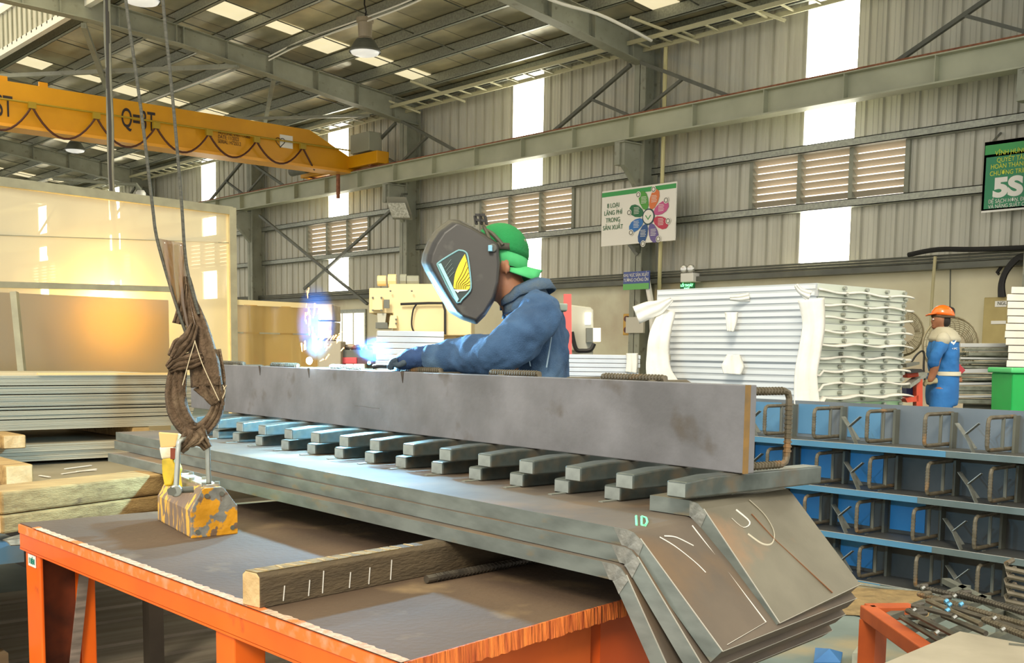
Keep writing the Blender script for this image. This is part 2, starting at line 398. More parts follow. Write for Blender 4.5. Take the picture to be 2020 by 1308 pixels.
# crane runway beam
mb = MB(); X = 12.6
mb.box((X - .006, 1, 4.475), (X + .006, 45, 4.79)); mb.box((X - .11, 1, 4.455), (X + .11, 45, 4.475)); mb.box((X - .11, 1, 4.775), (X + .11, 45, 4.79))
y = 11.73 - 1.2 * 8
while y < 44:
    mb.box((X - .1, y - .005, 4.47), (X + .1, y + .005, 4.78)); y += 1.2
rb = tag(mb.build('runway_beam', steel_pale), 'long pale grey crane runway beam along the wall', 'beam')
MB().box((X - .03, 1, 4.79), (X + .03, 45, 4.835)).build('crane_rail', rust, rb)
# girts
for z, nm in ((4.07, 'upper'), (3.3, 'lower')):
    mb = MB(); mb.box((13.15, 1, z - .05), (13.16, 45, z + .05)); mb.box((13.15, 1, z + .04), (13.29, 45, z + .05)); mb.box((13.15, 1, z - .05), (13.29, 45, z - .04))
    tag(mb.build('wall_girt', galv), nm + ' horizontal girt behind the louvres', kind='structure')
mb = MB()
for k in range(4): mb.tube([(13.06, 1, 2.43 + k * .035), (13.06, 45, 2.43 + k * .035)], .014, 6)
mb.box((12.98, 1, 2.37), (13.18, 45, 2.39)); mb.box((12.98, 1, 2.39), (12.99, 45, 2.44))
cabt = tag(mb.build('cable_tray', steel_dark), 'dark cable tray running along the top of the cream wall', None, None, 'structure')
cb2 = MB()
cb2.tube(smoothpath([(12.95, 7.4, 2.56), (12.93, 7.0, 2.6), (12.95, 6.4, 2.57), (12.97, 5.0, 2.55), (12.97, 3.0, 2.55)], 5), .03, 8)
cb2.build('cable', black, cabt)
# eave cable ladder
mb = MB()
for X, z in ((12.9, 5.83), (12.55, 5.86)): mb.box((X - .01, 1, z - .04), (X + .01, 45, z + .02))
y = 1.2
while y < 45:
    mb.bar((12.55, y, 5.85), (12.9, y, 5.82), .03, .02); y += .42
mb.build('cable_ladder', mat('ladder_paint', 'b9b596', rough=.5)); tag(bpy.data.objects['cable_ladder'], 'pale cable ladder hung under the eave', None, None, 'structure')
for i, y in enumerate((9.8, 11.28, 16.6, 17.93, 22.6, 24.0)):
    q = tag(MB().bar((12.25, y + .25, 6.1), (12.95, y - .45, 5.74), .035, .035).build('hanger_strut', mat('ladder_paint', 'b9b596')), ['pale strut above the ladder, nearest the tall right window', 'pale strut just right of the near rafter foot', 'pale strut right of the second rafter foot', 'pale strut at the second rafter foot', 'small pale strut near the crane end', 'small pale strut at the third rafter foot'][i], 'strut', 'pale struts over the cable ladder')
    q['kind'] = 'structure'
# roof bracing rods in the roof plane
mb = MB()
mb.bar(aY(0, 150, 22.5), aY(470, 130, 17.9), .07, .07); mb.bar(aY(165, 50, 18.1), aY(215, 185, 21.5), .08, .08)
mb.bar(aY(540, 155, 18.1), aY(522, 245, 21.8), .07, .07); mb.bar(aY(455, 235, 21.0), aY(730, 228, 18.5), .05, .05)
tag(mb.build('roof_brace', steel_grey), 'long diagonal roof brace tubes between the rafters', kind='structure')
# conduit run below the purlins with lamps
mb = MB()
pc = [aY(530, 112, 17.6), aY(600, 78, 16.8), aY(720, 35, 14.7), aY(810, 0, 13.2), aY(900, -45, 11.9)]
mb.tube(smoothpath(pc, 4), .012, 6); mb.tube(smoothpath([p + V((0, 0, -.06)) for p in pc], 4), .012, 6)
tag(mb.build('lighting_cable', white), 'pale lighting cable strung under the roof to the hanging lamp', 'cable')
mb = MB(); pc = [aY(280, 205, 22), aY(375, 168, 20.5), aY(475, 128, 18.2)]
mb.tube(smoothpath(pc, 4), .012, 6)
tag(mb.build('lighting_cable', white), 'pale lighting cable behind the near rafter above the crane girder', 'cable')
mb = MB(); pc = [(12.2, 9.0, 6.2), aY(1090, 5, 11.5), aY(1170, 20, 11.4), aY(1240, 55, 11.3), aY(1285, 80, 11.4)]
mb.tube(smoothpath([aY(1050, -15, 11.6), aY(1110, 8, 11.5), aY(1180, 28, 11.4), aY(1240, 56, 11.3), aY(1285, 80, 11.4)], 4), .022, 6)
tag(mb.build('rafter_cable', white), 'pale cable clipped down the near right rafter', 'cable')
lampbell = mat('lamp_bell', 'f2f2ee', rough=.35, emit='ffffff', es=.25)
def highbay(p, s, label, wire):
    t = thing('high_bay_lamp', label, 'lamp', p, 'high bay lamps under the roof')
    x, y, z = p
    MB().lathe((x, y, z), [(.02, .50), (.13, .50), (.13, .44), (.11, .43), (.10, .22), (.13, .20), (.13, .18)], 20).build('heat_sink', mat('lamp_body', '9a8f7c', rough=.5, metal=.3), t, smooth=False)
    MB().lathe((x, y, z), [(.13, .19), (.15, .17), (.235, .03), (.24, .0), (.235, .0), (.14, .16), (.12, .17)], 28).build('reflector', steel_dark, t, smooth=True)
    MB().lathe((x, y, z), [(.225, .02), (.2, -.02), (.1, -.05), (.001, -.055)], 28).build('diffuser', lampbell, t, smooth=True)
    MB().tube([(x, y, z + .5), (x + .02, y, z + .6), (x - .01, y, z + .7), (x, y, z + wire)], .012, 6).build('hanging_cord', black, t)
highbay(tuple(dp(720, 104, 17.0)), 1, 'white bell lamp hanging clear under the roof, right of the ropes', .95)
highbay(tuple(dp(148, 297, 27.0)), 1, 'small brown-toned bell lamp just below the crane girder', .5)
highbay(tuple(dp(280, 2, 14.6)), 1, 'bell lamp cut by the top edge between the two ropes', .8)
# security camera
p = dp(262, 380, 28.5)
t = thing('security_camera', 'white dome camera on an arm above the screen frame', 'camera', tuple(p))
a = p - CR * 2.0
MB().tube([tuple(a + V((0, 0, .35))), tuple(p + CR * .1 + V((0, 0, .2))), tuple(p + CR * .2 + V((0, 0, .05)))], .05, 8).build('arm', steel_grey, t)
MB().bar(p + CR * .1 + V((0, 0, .2)), V((12.86, 29.97, 4.95)), .07, .07).build('arm', steel_grey, t)
MB().lathe(tuple(p + CR * .2 + V((0, 0, -.12))), [(.001, -.12), (.09, -.08), (.12, 0), (.12, .12), (.08, .18)], 16).build('dome', white, t, smooth=True)
# runway extras: floodlight on second column
p = aX(788, 411, 12.6)
t = thing('floodlight', 'square floodlight bracketed to the column left of the welder', 'floodlight', tuple(p))
MB().obox(p, V((.15, -.15, 0)) * .9, V((.06, .06, -.08)) * .6, V((-.08, -.02, .15))).build('housing', mat('flood_body', '8d8c80', rough=.4), t, bevel=.01)
MB().obox(p + V((-.06, -.06, -.05)), V((.13, -.13, 0)) * .9, V((.02, .02, -.02)) * .4, V((-.07, -.02, .12))).build('lens', mat('flood_lens', 'd8d8d0', 'a8a89c', rough=.2, scale=30), t)
MB().tube([p + V((0, 0, .1)), p + V((.1, .05, .28)), p + V((.25, .1, .3))], .02, 6).build('bracket', steel_dark, t)
# tie rods crossing the second bay
mb = MB()
mb.bar(aX(512, 425, 12.8), aX(725, 600, 12.8), .05, .05); mb.bar(aX(775, 412, 12.8), aX(600, 570, 12.8), .05, .05)
tag(mb.build('cross_brace', steel_dark), 'crossed diagonal wall brace in the bay left of the welder', kind='structure')
# conduit pipe by near column
mb = MB(); mb.tube([(12.95, 11.45, 0), (12.95, 11.45, 5.8)], .03, 8); tag(mb.build('conduit_pipe', mat('conduit', 'c8c08e', rough=.5)), 'cream conduit pipe beside the near column', None, None, 'structure')
mb = MB(); mb.tube([aX(1275, 545, 12.7), aX(1285, 600, 12.65), aX(1292, 745, 12.6)], .045, 8); tag(mb.build('drain_pipe', white), 'white downpipe below the blue and green sign', 'pipe')

# ================================================================ CRANE
GY = 19.4
def gz(x, y): return aY(x, y, GY)
t = thing('overhead_crane', 'yellow single-girder overhead crane spanning under the roof', 'crane', (12.6, GY, 4.84))
zb = gz(300, 291).z; ztp = gz(300, 211).z
xe = aY(705, 330, GY).x
g = MB(); prof = [(-3, zb), (xe - .1, zb), (xe - .1, zb + .2), (aY(600, 257, GY).x, ztp), (-3, ztp)]
g.prism([(x, GY - .2, z) for x, z in prof], (0, .4, 0)); g.build('girder', yellow, t)
MB().box((-3, GY - .24, zb - .02), (xe - .3, GY + .24, zb + .03)).build('bottom_flange', mat('crane_flange', 'eda833', rough=.4), t)
e = MB(); e.box((12.46, 18.2, 4.86), (12.74, 21.0, 5.09)); e.build('end_truck', yellow, t, bevel=.01)
for yy in (18.5, 20.7): MB().tube([(12.5, yy, 4.92), (12.7, yy, 4.92)], .085, 20).build('wheel', rust, t)
MB().box((12.45, 18.45, 5.12), (12.75, 19.1, 5.48)).build('control_box', mat('ctrl', '9b9c8a', rough=.5), t, bevel=.01)
MB().tube([(12.2, 20.9, 4.95), (12.2, 20.3, 4.95)], .09, 12).build('drive_motor', steel_dark, t)
MB().box((12.38, 19.42, 4.3), (12.42, 19.5, 5.12)).build('stop_bar', rust, t)
zl = gz(300, 235).z
MB().tube([(-3, GY - .3, aY(0, 197, GY - .3).z), (xe, GY - .3, aY(690, 297, GY - .3).z)], .015, 6).build('festoon_rail', mat('festoon_rail', 'a68b1e', rough=.5), t)
pk = [(-60, 200), (63, 210), (190, 231), (308, 250), (412, 264), (506, 278), (597, 291)]
for i in range(len(pk) - 1):
    (x0, y0), (x1, y1) = pk[i], pk[i + 1]; pts = []
    for k in range(13):
        u = k / 12; sag = 4 * u * (1 - u); pts.append(aY(x0 + (x1 - x0) * u, y0 + (y1 - y0) * u + sag * (x1 - x0) * .42, GY - .33))
    MB().tube(pts, .018, 6).build('festoon_cable', mat('festoon', '4a1f10', rough=.5), t)
    MB().obox(aY(x1, y1 - 2, GY - .32), (.06, 0, 0), (0, .03, 0), (0, 0, .05)).build('cable_trolley', mat('festoon_rail', 'a68b1e'), t)
MB().tube([aY(597, 291, GY - .33), aY(612, 320, GY - .33), aY(620, 335, GY - .1)], .018, 6).build('festoon_cable', mat('festoon', '4a1f10'), t)
for xx in (5, 85): MB().obox(aY(xx, 158 + xx * .16, GY - .05), (.07, 0, 0), (0, .02, 0), (0, 0, .07)).build('lifting_lug', yellow, t)
for s, size, x, y in (('FIRST', .46, -52, 220), ('Q=3T', .45, 239, 249)):
    text(s, size, aY(x, y, GY - .21), (1, 0, 0), (0, 0, 1), blackpaint, t, sx=.54, bold=.004)
for s, y in (('HOTLINE: 0981717068', 266), ('DATE: 11/2022', 274.5), ('SERIAL: H7253.2', 283.5)):
    text(s, .092, aY(430, y - 2, GY - .21), (1, 0, 0), (0, 0, 1), blackpaint, t, sx=.72)
stk = MB().box((aY(541, 270, GY).x, GY - .215, aY(541, 293, GY).z), (aY(566, 270, GY).x, GY - .205, aY(541, 268, GY).z)).build('sticker', white, t)
c = aY(553, 280, GY - .22); hp = []
for k in range(25):
    a = 2 * math.pi * k / 24; hp.append(c + V((.006 * 16 * math.sin(a) ** 3, 0, .006 * (13 * math.cos(a) - 5 * math.cos(2 * a) - 2 * math.cos(3 * a) - math.cos(4 * a)))))
MB().tube(hp, .007, 5).build('heart_mark', black, stk)
# pendant cable bundle
t = thing('pendant_cable', 'dark bundle of hanging control cables passing behind the screen', 'cable', tuple(dp(233, 575, 12.5)))
for k, (dx, c) in enumerate(((0, black), (3.5, steel_dark), (-3.5, steel_dark))):
    pts = [dp(x + dx + (1.5 * math.sin(y * .03 + k)), y, 12.5) for x, y in ((211, -60), (212, 60), (215, 150), (217, 250), (220, 350), (226, 450), (231, 540), (234, 600))]
    MB().tube(smoothpath(pts, 4), .018 if k else .026, 6).build('strand', c, t)

# ================================================================ WALL SIGNS
SR, SU = V((0, -1, 0)), V((0, 0, 1))
green = mat('sign_green', '2f9a4b', rough=.4); dgreen = mat('banner_green', '1f8458', rough=.45); bwhite = mat('board_white', 'e9e6de', rough=.4)
def board(name, label, x0, y0, x1, y1, X, m, th=.02):
    a = aX(x0, y0, X); b = aX(x1, y1, X)
    ya, yb = a.y, b.y; z1, z0 = a.z, b.z
    t = thing(name, label, 'sign', (X, (ya + yb) / 2, z0))
    MB().box((X, yb, z0), (X + th, ya, z1)).build('panel', m, t)
    return t, ya, yb, z0, z1
X = 12.72
t, ya, yb, z0, z1 = board('sign_board', 'large white sign with a multicoloured flower diagram and a green top strip', 1188, 378, 1331, 474, X, bwhite)
w, h = ya - yb, z1 - z0
def sp(u, v, d=.006): return V((X - d, ya - u * w, z0 + v * h))
MB().box((X - .004, yb, z1 - .11 * h), (X, ya, z1 - .03 * h)).build('header_strip', green, t)
for s, v in (('8 LOẠI', .685), ('LÃNG PHÍ', .555), ('TRONG', .425), ('SẢN XUẤT', .29)):
    text(s, .098, sp(.165, v), SR, SU, mat('sign_text', '2c6a42'), t, align='CENTER', sx=.88)
cc = sp(.655, .45); pc = ['4f9a3a', 'd9743c', 'c4538a', 'c03450', '6a5a96', '24508a', '2a6fb8', '17693f']
for k in range(8):
    an = math.radians(112.5 - 45 * k); pts = []
    for (r, tt) in ((.12, 0), (.2, .09), (.32, .13), (.42, .125), (.5, .07), (.52, 0), (.5, -.07), (.42, -.125), (.32, -.13), (.2, -.09)):
        rr = r * w * .535; tw = tt * w * .535 * .82
        pts.append(cc + SR * (rr * math.cos(an) - tw * math.sin(an)) + SU * (rr * math.sin(an) + tw * math.cos(an)))
    pt = MB().prism(pts, (-.004, 0, 0)).build('petal', mat('petal_' + pc[k], pc[k], rough=.5), t)
    q = cc + SR * (.5 * w * .535 * math.cos(an + .16)) + SU * (.5 * w * .535 * math.sin(an + .16)) + V((-.006, 0, 0))
    MB().tube([q, q + V((-.003, 0, 0))], .048, 16).build('badge', bwhite, pt)
    MB().tube([q + V((-.004, 0, 0)) + SR * .032 * math.cos(a) + SU * .032 * math.sin(a) for a in [i * math.pi / 6 for i in range(13)]], .006, 4).build('badge_ring', steel_dark, pt)
    m_ = cc + SR * (.33 * w * .535 * math.cos(an)) + SU * (.33 * w * .535 * math.sin(an))
    ln = MB()
    for j in range(5): ln.box((m_.x - .008, m_.y - .05 - .01 * (j % 2), m_.z + .05 - j * .022), (m_.x - .006, m_.y + .05, m_.z + .057 - j * .022))
    ln.build('small_print', white, pt)
MB().tube([cc, cc + V((-.007, 0, 0))], .12, 28).build('hub', mat('hub_dark', '2c4a52'), t)
MB().tube([cc + V((-.007, 0, 0)), cc + V((-.010, 0, 0))], .10, 28).build('hub_disc', bwhite, t)
MB().tube([cc + V((-.012, .05, .02)), cc + V((-.012, 0, -.04)), cc + V((-.012, -.05, .02))], .008, 5).build('hub_mark', green, t)
br = MB(); br.bar((X + .05, 11.75, z0 - .02), (12.85, 11.8, z0 - .1), .06, .08); br.bar((X + .03, 11.9, z0), (X + .1, 11.8, z0 - .16), .03, .05); br.build('hanging_bracket', steel_dark, t)
# banner 5S
X = 13.1
t, ya, yb, z0, z1 = board('banner', 'green banner with a big white 5S at the right edge', 1943, 281, 2120, 400, X, bwhite)
z0 = aX(1938, 420, X).z
MB().box((X, yb, z0), (X + .01, ya, z1)).build('cloth', bwhite, t)
MB().box((X - .004, yb, z0 + .04), (X, ya - .03, z1 - .18)).build('green_field', dgreen, t)
MB().box((X - .004, yb, z1 - .15), (X, ya - .01, z1 - .04)).build('header_strip', green, t)
MB().bar((X, ya - .1, z1), (X + .18, ya - .1, z1 + .12), .02, .02).build('hanging_hook', galv, t)
MB().bar((X + .01, ya - .1, z0 + .3), (X + .2, ya - .1, z0 + .3), .02, .02).build('hanging_hook', galv, t)
ym = mat('banner_yellow', 'd8dc3a', rough=.5)
def bt(s, sz, px, py, m, **k): text(s, sz, aX(px, py, X - .006), SR, SU, m, t, **k)
bt('VĨNH HƯNG IPC', .074, 1963, 307, ym, sx=.86); bt('QUYẾT TÂM', .074, 1966, 320.5, ym, sx=.86)
bt('HOÀN THÀNH TỐT', .074, 1954, 334, ym, sx=.86); bt('CHƯƠNG TRÌNH 5S', .074, 1952, 347.5, ym, sx=.86)
bt('5S', .29, 1958, 388, bwhite, bold=.016, sx=1.25)
bt('ĐỂ SẠCH HƠN, ĐẸP HƠN', .062, 1949, 402, bwhite, sx=.84); bt('VÀ NĂNG SUẤT CAO HƠN', .062, 1949, 412, bwhite, sx=.84)
# blue and green area sign
X = 12.6
t, ya, yb, z0, z1 = board('area_sign', 'small blue and green sign fixed to the near column', 1230, 537, 1280, 570, X, mat('sign_blue', '3d4f92', rough=.4))
h = z1 - z0; MB().box((X - .004, yb, z0), (X, ya, z0 + .33 * h)).build('green_strip', mat('light_green', '6db364'), t)
text('KHU VỰC SẢN XUẤT', .068, V((X - .006, (ya + yb) / 2, z0 + .72 * h)), SR, SU, white, t, align='CENTER', sx=.78)
text('TƯỜNG CHỐNG ỒN', .068, V((X - .006, (ya + yb) / 2, z0 + .45 * h)), SR, SU, white, t, align='CENTER', sx=.78)
MB().box((X + .01, (ya + yb) / 2 - .05, z0 + .1), (12.86, (ya + yb) / 2 + .05, z0 + .14)).build('fixing_bracket', galv, t)
# exit sign and emergency light
p = aX(1355, 566, 12.95)
t = thing('exit_sign', 'small lit green exit sign hanging above the white panel stack', 'sign', tuple(p))
MB().box((p.x, p.y - .13, p.z - .06), (p.x + .03, p.y + .13, p.z + .06)).build('case', mat('exit_green', '0b3a1c', emit='0a5c2a', es=.4), t)
gl = mat('exit_glow', '7dff9a', emit='7dff9a', es=2.5)
text('LỐI THOÁT', .05, p + V((-.004, 0, .005)), SR, SU, gl, t, align='CENTER', bold=.001, sx=.9); text('EXIT', .05, p + V((-.004, 0, -.045)), SR, SU, gl, t, align='CENTER', bold=.001)
for s in (-.08, .08): MB().tube([p + V((.015, s, .06)), p + V((.015, s * .9, .18))], .005, 5).build('hanging_chain', rust, t)
p = aX(1358, 547, 12.95)
t = thing('emergency_light', 'white twin-headed emergency light above the exit sign', 'lamp', tuple(p))
MB().box((p.x - .04, p.y - .12, p.z - .07), (p.x + .15, p.y + .12, p.z + .06)).build('battery_case', white, t, bevel=.01)
for s in (-.07, .06):
    MB().tube([p + V((0, s, .06)), p + V((0, s, .1))], .012, 6).build('stem', white, t)
    MB().lathe(p + V((-.05, s, .12)), [(.02, .08), (.055, .05), (.06, 0), (.05, -.005), (.001, -.005)], 16, axis=(1, 0, 0)).build('lamp_head', mat('chrome', 'cfcfca', rough=.2, metal=.6), t, smooth=True)

# ================================================================ ORANGE WORK TABLE
TZ = 0.73
t = thing('work_table', 'big orange steel work table with a worn brown top, in the foreground', 'table', (1.15, 1.6, 0))
TX0, TX1, TY0, TY1 = 1.155, 2.46, 1.60, 3.66
def near(x): return TY0 + (x - TX0) * 0.17      # near edge runs slightly away to the right
top = [(TX0, near(TX0)), (TX1, near(TX1)), (TX1, TY1), (TX0, TY1)]
MB().prism([(x, y, TZ - .02) for x, y in top], (0, 0, .02)).build('tabletop', tabletop_m, t)
# torn orange edge strips
random.seed(3)
mb = MB(); pts = []
y = TY0; a = []; b = []
while y < TY1 - .12:
    a.append((TX0 + .014 + random.uniform(-.003, .004), y, TZ + .0026)); b.append((TX0 - .007, y, TZ + .0012)); y += .012
mb.sheet([a, b]); mb.build('edge_strip', mat('scraped_edge', 'b79c84', 'd8b79c', rough=.85, scale=60, lo=.4, hi=.6, c3='f07a3a', s3=9, t3=(.56, .62), bump=.6, bscale=90), t)
MB().box((TX0 - .006, TY0, TZ - .03), (TX0 + .003, TY1, TZ - .004)).build('edge_lip', mat('lip_orange', 'f2772c', 'e8946a', rough=.6, scale=30, lo=.5, hi=.7), t)
mb = MB(); x = TX0; a = []; b = []
while x < TX1:
    d = random.uniform(0, .004); a.append((x, near(x) - .003 + d * .3, TZ + .001)); b.append((x, near(x) - .004 - d * .5, TZ - .034 - d)); x += .01
mb.sheet([a, b]); mb.build('edge_strip', mat('flame_cut_edge', 'b5501c', 'f58434', rough=.7, scale=70, stretch=(1, 1, .08), bump=1, bscale=90), t, solid=.006)
# apron rails
MB().box((TX0, TY0 + .01, TZ - .082), (TX0 + .01, TY1 + .01, TZ - .004)).build('apron', orange, t, bevel=.003)
MB().box((TX0, TY0 + .01, TZ - .085), (TX0 + .05, TY1 + .01, TZ - .078)).build('apron_flange', orange, t)
mb = MB(); mb.prism([(TX0 + .12, near(TX0 + .12) + .04, TZ - .05), (TX0 + .62, near(TX0 + .62) + .04, TZ - .05), (TX0 + .62, near(TX0 + .62) + .05, TZ - .05), (TX0 + .12, near(TX0 + .12) + .05, TZ - .05)], (0, 0, -.09)); mb.build('apron', mat('orange_dirty', 'c8561c', 'dd6420', rough=.5, scale=5, c3='8a3a18', s3=9, t3=(.6, .7)), t)  # deeper orange than the long side apron, with darker blotches
def leg(x, y, w=.066, d=.066, m=orange, nm='leg'):
    MB().box((x, y, 0), (x + w, y + d, TZ - .06)).build(nm, m, t, bevel=.004); 
leg(TX0 + .012, 3.53, .012, .125); leg(TX0 + .014, 2.27, .08, .09)
od = mat('orange_dark', 'a8420f', 'c24e14', rough=.5, scale=5)
mb = MB(); mb.prism([(1.80, 1.74, 0), (2.10, 1.79, 0), (2.10, 1.84, 0), (1.80, 1.79, 0)], (0, 0, .69)); mb.build('leg', mat('orange_leg', 'd2561a', 'bf4a14', rough=.45, scale=3), t)
leg(2.36, 3.5); leg(1.30, 3.56, .05, .05)
# gusset between the two far legs with strip
mb = MB(); mb.prism([(TX0 + .03, 3.60, .64), (TX0 + .16, 3.60, .64), (TX0 + .16, 3.60, .0), (TX0 + .03, 3.60, 0)], (0, .01, 0)); mb.build('rusty_web', mat('rusty_web', '4a2512', '7a3a18', rough=.8, scale=9), t)
MB().bar((1.315, 3.55, .60), (1.235, 3.55, .0), .03, .008, up=(0, 1, 0)).build('ribbed_strip', mat('ribbed_strip', '9a8c80', '6f655c', rough=.6, scale=60, stretch=(.1, .1, 1)), t)
lb = MB().box((TX0 - .002, 3.555, .60), (TX0 + .0, 3.622, .637)).build('label', white, t); lb.location = V((.0105, 0, 0))
text('1 BÉN', .026, V((TX0 + .0075, 3.612, .609)), SR, SU, mat('label_green', '1d7d6a'), t, sx=.75)

# items under the table
mb = MB()
for i in range(7): mb.box((1.36 + i * .10, 2.0, 0.0), (1.45 + i * .10, 2.04, .60))
tag(mb.build('rusty_panel', mat('rusty_panel', '4a3626', '5c4430', rough=.8, scale=6, stretch=(1, 1, .3))), 'dark rusty ribbed panel standing under the work table', 'panel')
random.seed(11)
k = 0
for i in range(15):
    mb = MB(); z = .004 + .001 * (i % 3); y = 2.75 + i * .23
    mb.box((1.22 if y > 3.7 else .4, y, .0), (3.0 if y < 4 else 1.45 + .05 * (i % 3) if y > 5.9 else 3.0, y + .222, .02 + .012 * ((i * 7) % 3)))
    tag(mb.build('floor_board', mat('board_grey', 'a39884', '877b69', rough=.8, scale=4, stretch=(.2, 3, 1))), 'long grey-brown board lying on the floor under and behind the work table', 'board', 'long boards laid side by side on the floor')

# ---------------------------------------------------------------- bent plates
zB = .915
def bentq(name, label, backL, backR, bendL, bendR, botL, botR, th, pm=None):
    """corner points of the top surface; bend is a small 3-step radius"""
    t = thing(name, label, 'steel plate', bendL)
    P = [V(p) for p in (backL, backR, bendL, bendR, botL, botR)]
    def side(bk, bd, bt):
        u = (bk - bd).normalized(); w = (bt - bd).normalized(); c = .022
        a, e = bd + u * c, bd + w * c; m1 = a.lerp(e, .5).lerp(bd, .5)
        across = (P[3] - P[2]).normalized(); n1 = -(across.cross(u)).normalized()
        if n1.z > 0: n1 = -n1
        n2 = across.cross(w).normalized()
        if n2.z > 0: n2 = -n2
        nm = (n1 + n2).normalized()
        top = [bk, a, a.lerp(m1, .5), m1, m1.lerp(e, .5), e, bt]
        ns = [n1, n1, (n1 * 2 + nm).normalized(), nm, (n2 * 2 + nm).normalized(), n2, n2]
        return top, [p + n * th for p, n in zip(top, ns)]
    Lt, Lb = side(P[0], P[2], P[4]); Rt, Rb = side(P[1], P[3], P[5])
    mb = MB(); mb.loft([[Lt[i], Rt[i], Rb[i], Lb[i]] for i in range(7)]); mb.build('sheet_steel', pm or plate_m, t, bevel=.002)
    off = V((-.0016, 0, 0))
    mb = MB()
    for i in range(6): mb.prism([Lt[i] + off, Lt[i + 1] + off, Lb[i + 1] + off, Lb[i] + off], (.0012, 0, 0))
    mb.build('cut_edge', edge_m, t)
    mb = MB(); off = V((-.0032, 0, 0)); q0 = Lt[1].lerp(Lt[0], .012); q1 = Lb[1].lerp(Lb[0], .004)
    e0 = Lt[5].lerp(Lt[6], .05); e1 = Lb[5].lerp(Lb[6], .10)
    tt = [q0] + Lt[1:6] + [e0]; bb = [q1] + Lb[1:6] + [e1]
    for i in range(6): mb.prism([tt[i] + off, tt[i + 1] + off, bb[i + 1] + off, bb[i] + off], (.0012, 0, 0))
    mb.build('ground_weld', weld_m, t)
    MB().bar(Lt[5] + V((0, -.0008, .0008)), Lt[6] + V((0, -.0008, .0008)), .0018, .0018).build('bright_arris', mat('arris', 'c4c2b8', rough=.4, metal=.5), t)
    MB().bar(Lt[6] + V((0, -.0006, 0)), Rt[6] + V((0, -.0006, 0)), .0012, .0012).build('bright_arris', mat('arris', 'c4c2b8'), t)
    return t, P
tB, QB = bentq('bent_plate', 'topmost long steel plate, bent down at the near end, carrying the spacer bars', (1.955, 4.87, zB), (2.62, 4.87, zB), (1.735, 1.585, zB), (2.40, 1.718, zB), (1.744, 1.353, .704), aX(1690, 1180, 2.392), .035)
tC, QC = bentq('bent_plate', 'middle long bent steel plate, directly under the plate with the green mark', (1.935, 4.84, .8795), (2.62, 4.84, .8795), (1.722, 1.578, .8795), (2.40, 1.711, .8795), aX(1392, 1325, 1.722), aX(1668, 1212, 2.392), .0345)
tD, QD = bentq('bent_plate', 'lowest long bent steel plate, resting on the timber', (1.835, 4.66, .8435), (2.62, 4.66, .8435), (1.705, 1.590, .8435), (2.40, 1.70, .8435), aX(1340, 1367, 1.705), aX(1642, 1244, 2.392), .0345)
tA, QA = bentq('bent_plate', 'short bent steel plate on the very right, lying on the long plates', (1.99, 1.77, .953), (2.40, 1.83, .953), (1.99, 1.625, .953), (2.40, 1.672, .953), (1.990, 1.395, .716), (2.392, 1.45, .741), .036, mat('pale_scale_plate', '7b7665', '686353', rough=.5, metal=.3, scale=5, c3='a37a55', s3=2.2, t3=(.56, .66), bump=.05, bscale=40))
MBm, pB, MAm, pA = QB, None, QA, None
# chalk marks
mb = MB()
def onfl(Q, pf, zz, b, s):      # point on the flange: b across, s down
    bl, br, ol, orr = Q[2], Q[3], Q[4], Q[5]; ub = b / (br - bl).length; us = (s + .02) / (ol - bl).length
    return bl.lerp(br, ub).lerp(ol.lerp(orr, ub), us) + V((0, -.0012, .0014))
mk = lambda Mx, pf, zz, pts, w=.004: MB().tube([onfl(Mx, pf, zz, b, s) for b, s in pts], w, 5, sq=.4)
mk(MBm, pB, zB, [(.225, .0), (.222, .27), (.03, .285)], .0014).build('chalk_line', chalk, tB)
mk(MBm, pB, zB, smoothpath([(.07, .01, 0), (.1, .04, 0), (.13, .09, 0), (.14, .12, 0)], 4) and [(p.x, p.y) for p in smoothpath([(.07, .01, 0), (.1, .04, 0), (.13, .09, 0), (.14, .12, 0)], 4)], .002).build('chalk_line', chalk, tB)
mk(MBm, pB, zB, [(p.x, p.y) for p in smoothpath([(.09, .01, 0), (.13, .02, 0), (.17, .05, 0)], 4)], .002).build('chalk_line', chalk, tB)
mk(MAm, pA, .953, [(p.x, p.y) for p in smoothpath([(.20, .0, 0), (.22, .05, 0), (.21, .1, 0), (.17, .13, 0), (.13, .125, 0), (.10, .09, 0)], 5)], .0032).build('chalk_line', mat('chalk_soft', 'b9b3a0', rough=.9), tA)
mk(MAm, pA, .953, [(.17, .04), (.19, .12), (.235, .22), (.27, .30)], .0035).build('rust_streak', mat('rust_streak', '8f6243', rough=.8), tA)
mk(MAm, pA, .953, [(p.x, p.y) for p in smoothpath([(.08, .04, 0), (.10, .07, 0), (.14, .06, 0), (.12, .02, 0)], 4)], .002).build('chalk_line', chalk, tA)
gm = mat('paint_marker_green', '7fe6b5', rough=.7)
for pts in ([(1255, 1018), (1256, 1036)], [(1266, 1019), (1266, 1036)], [(1266, 1019), (1275, 1022), (1277, 1030), (1273, 1037), (1266, 1036)]):
    MB().tube([aZ(x, y, zB + .001) for x, y in pts], .0028, 5).build('paint_mark', gm, tB)

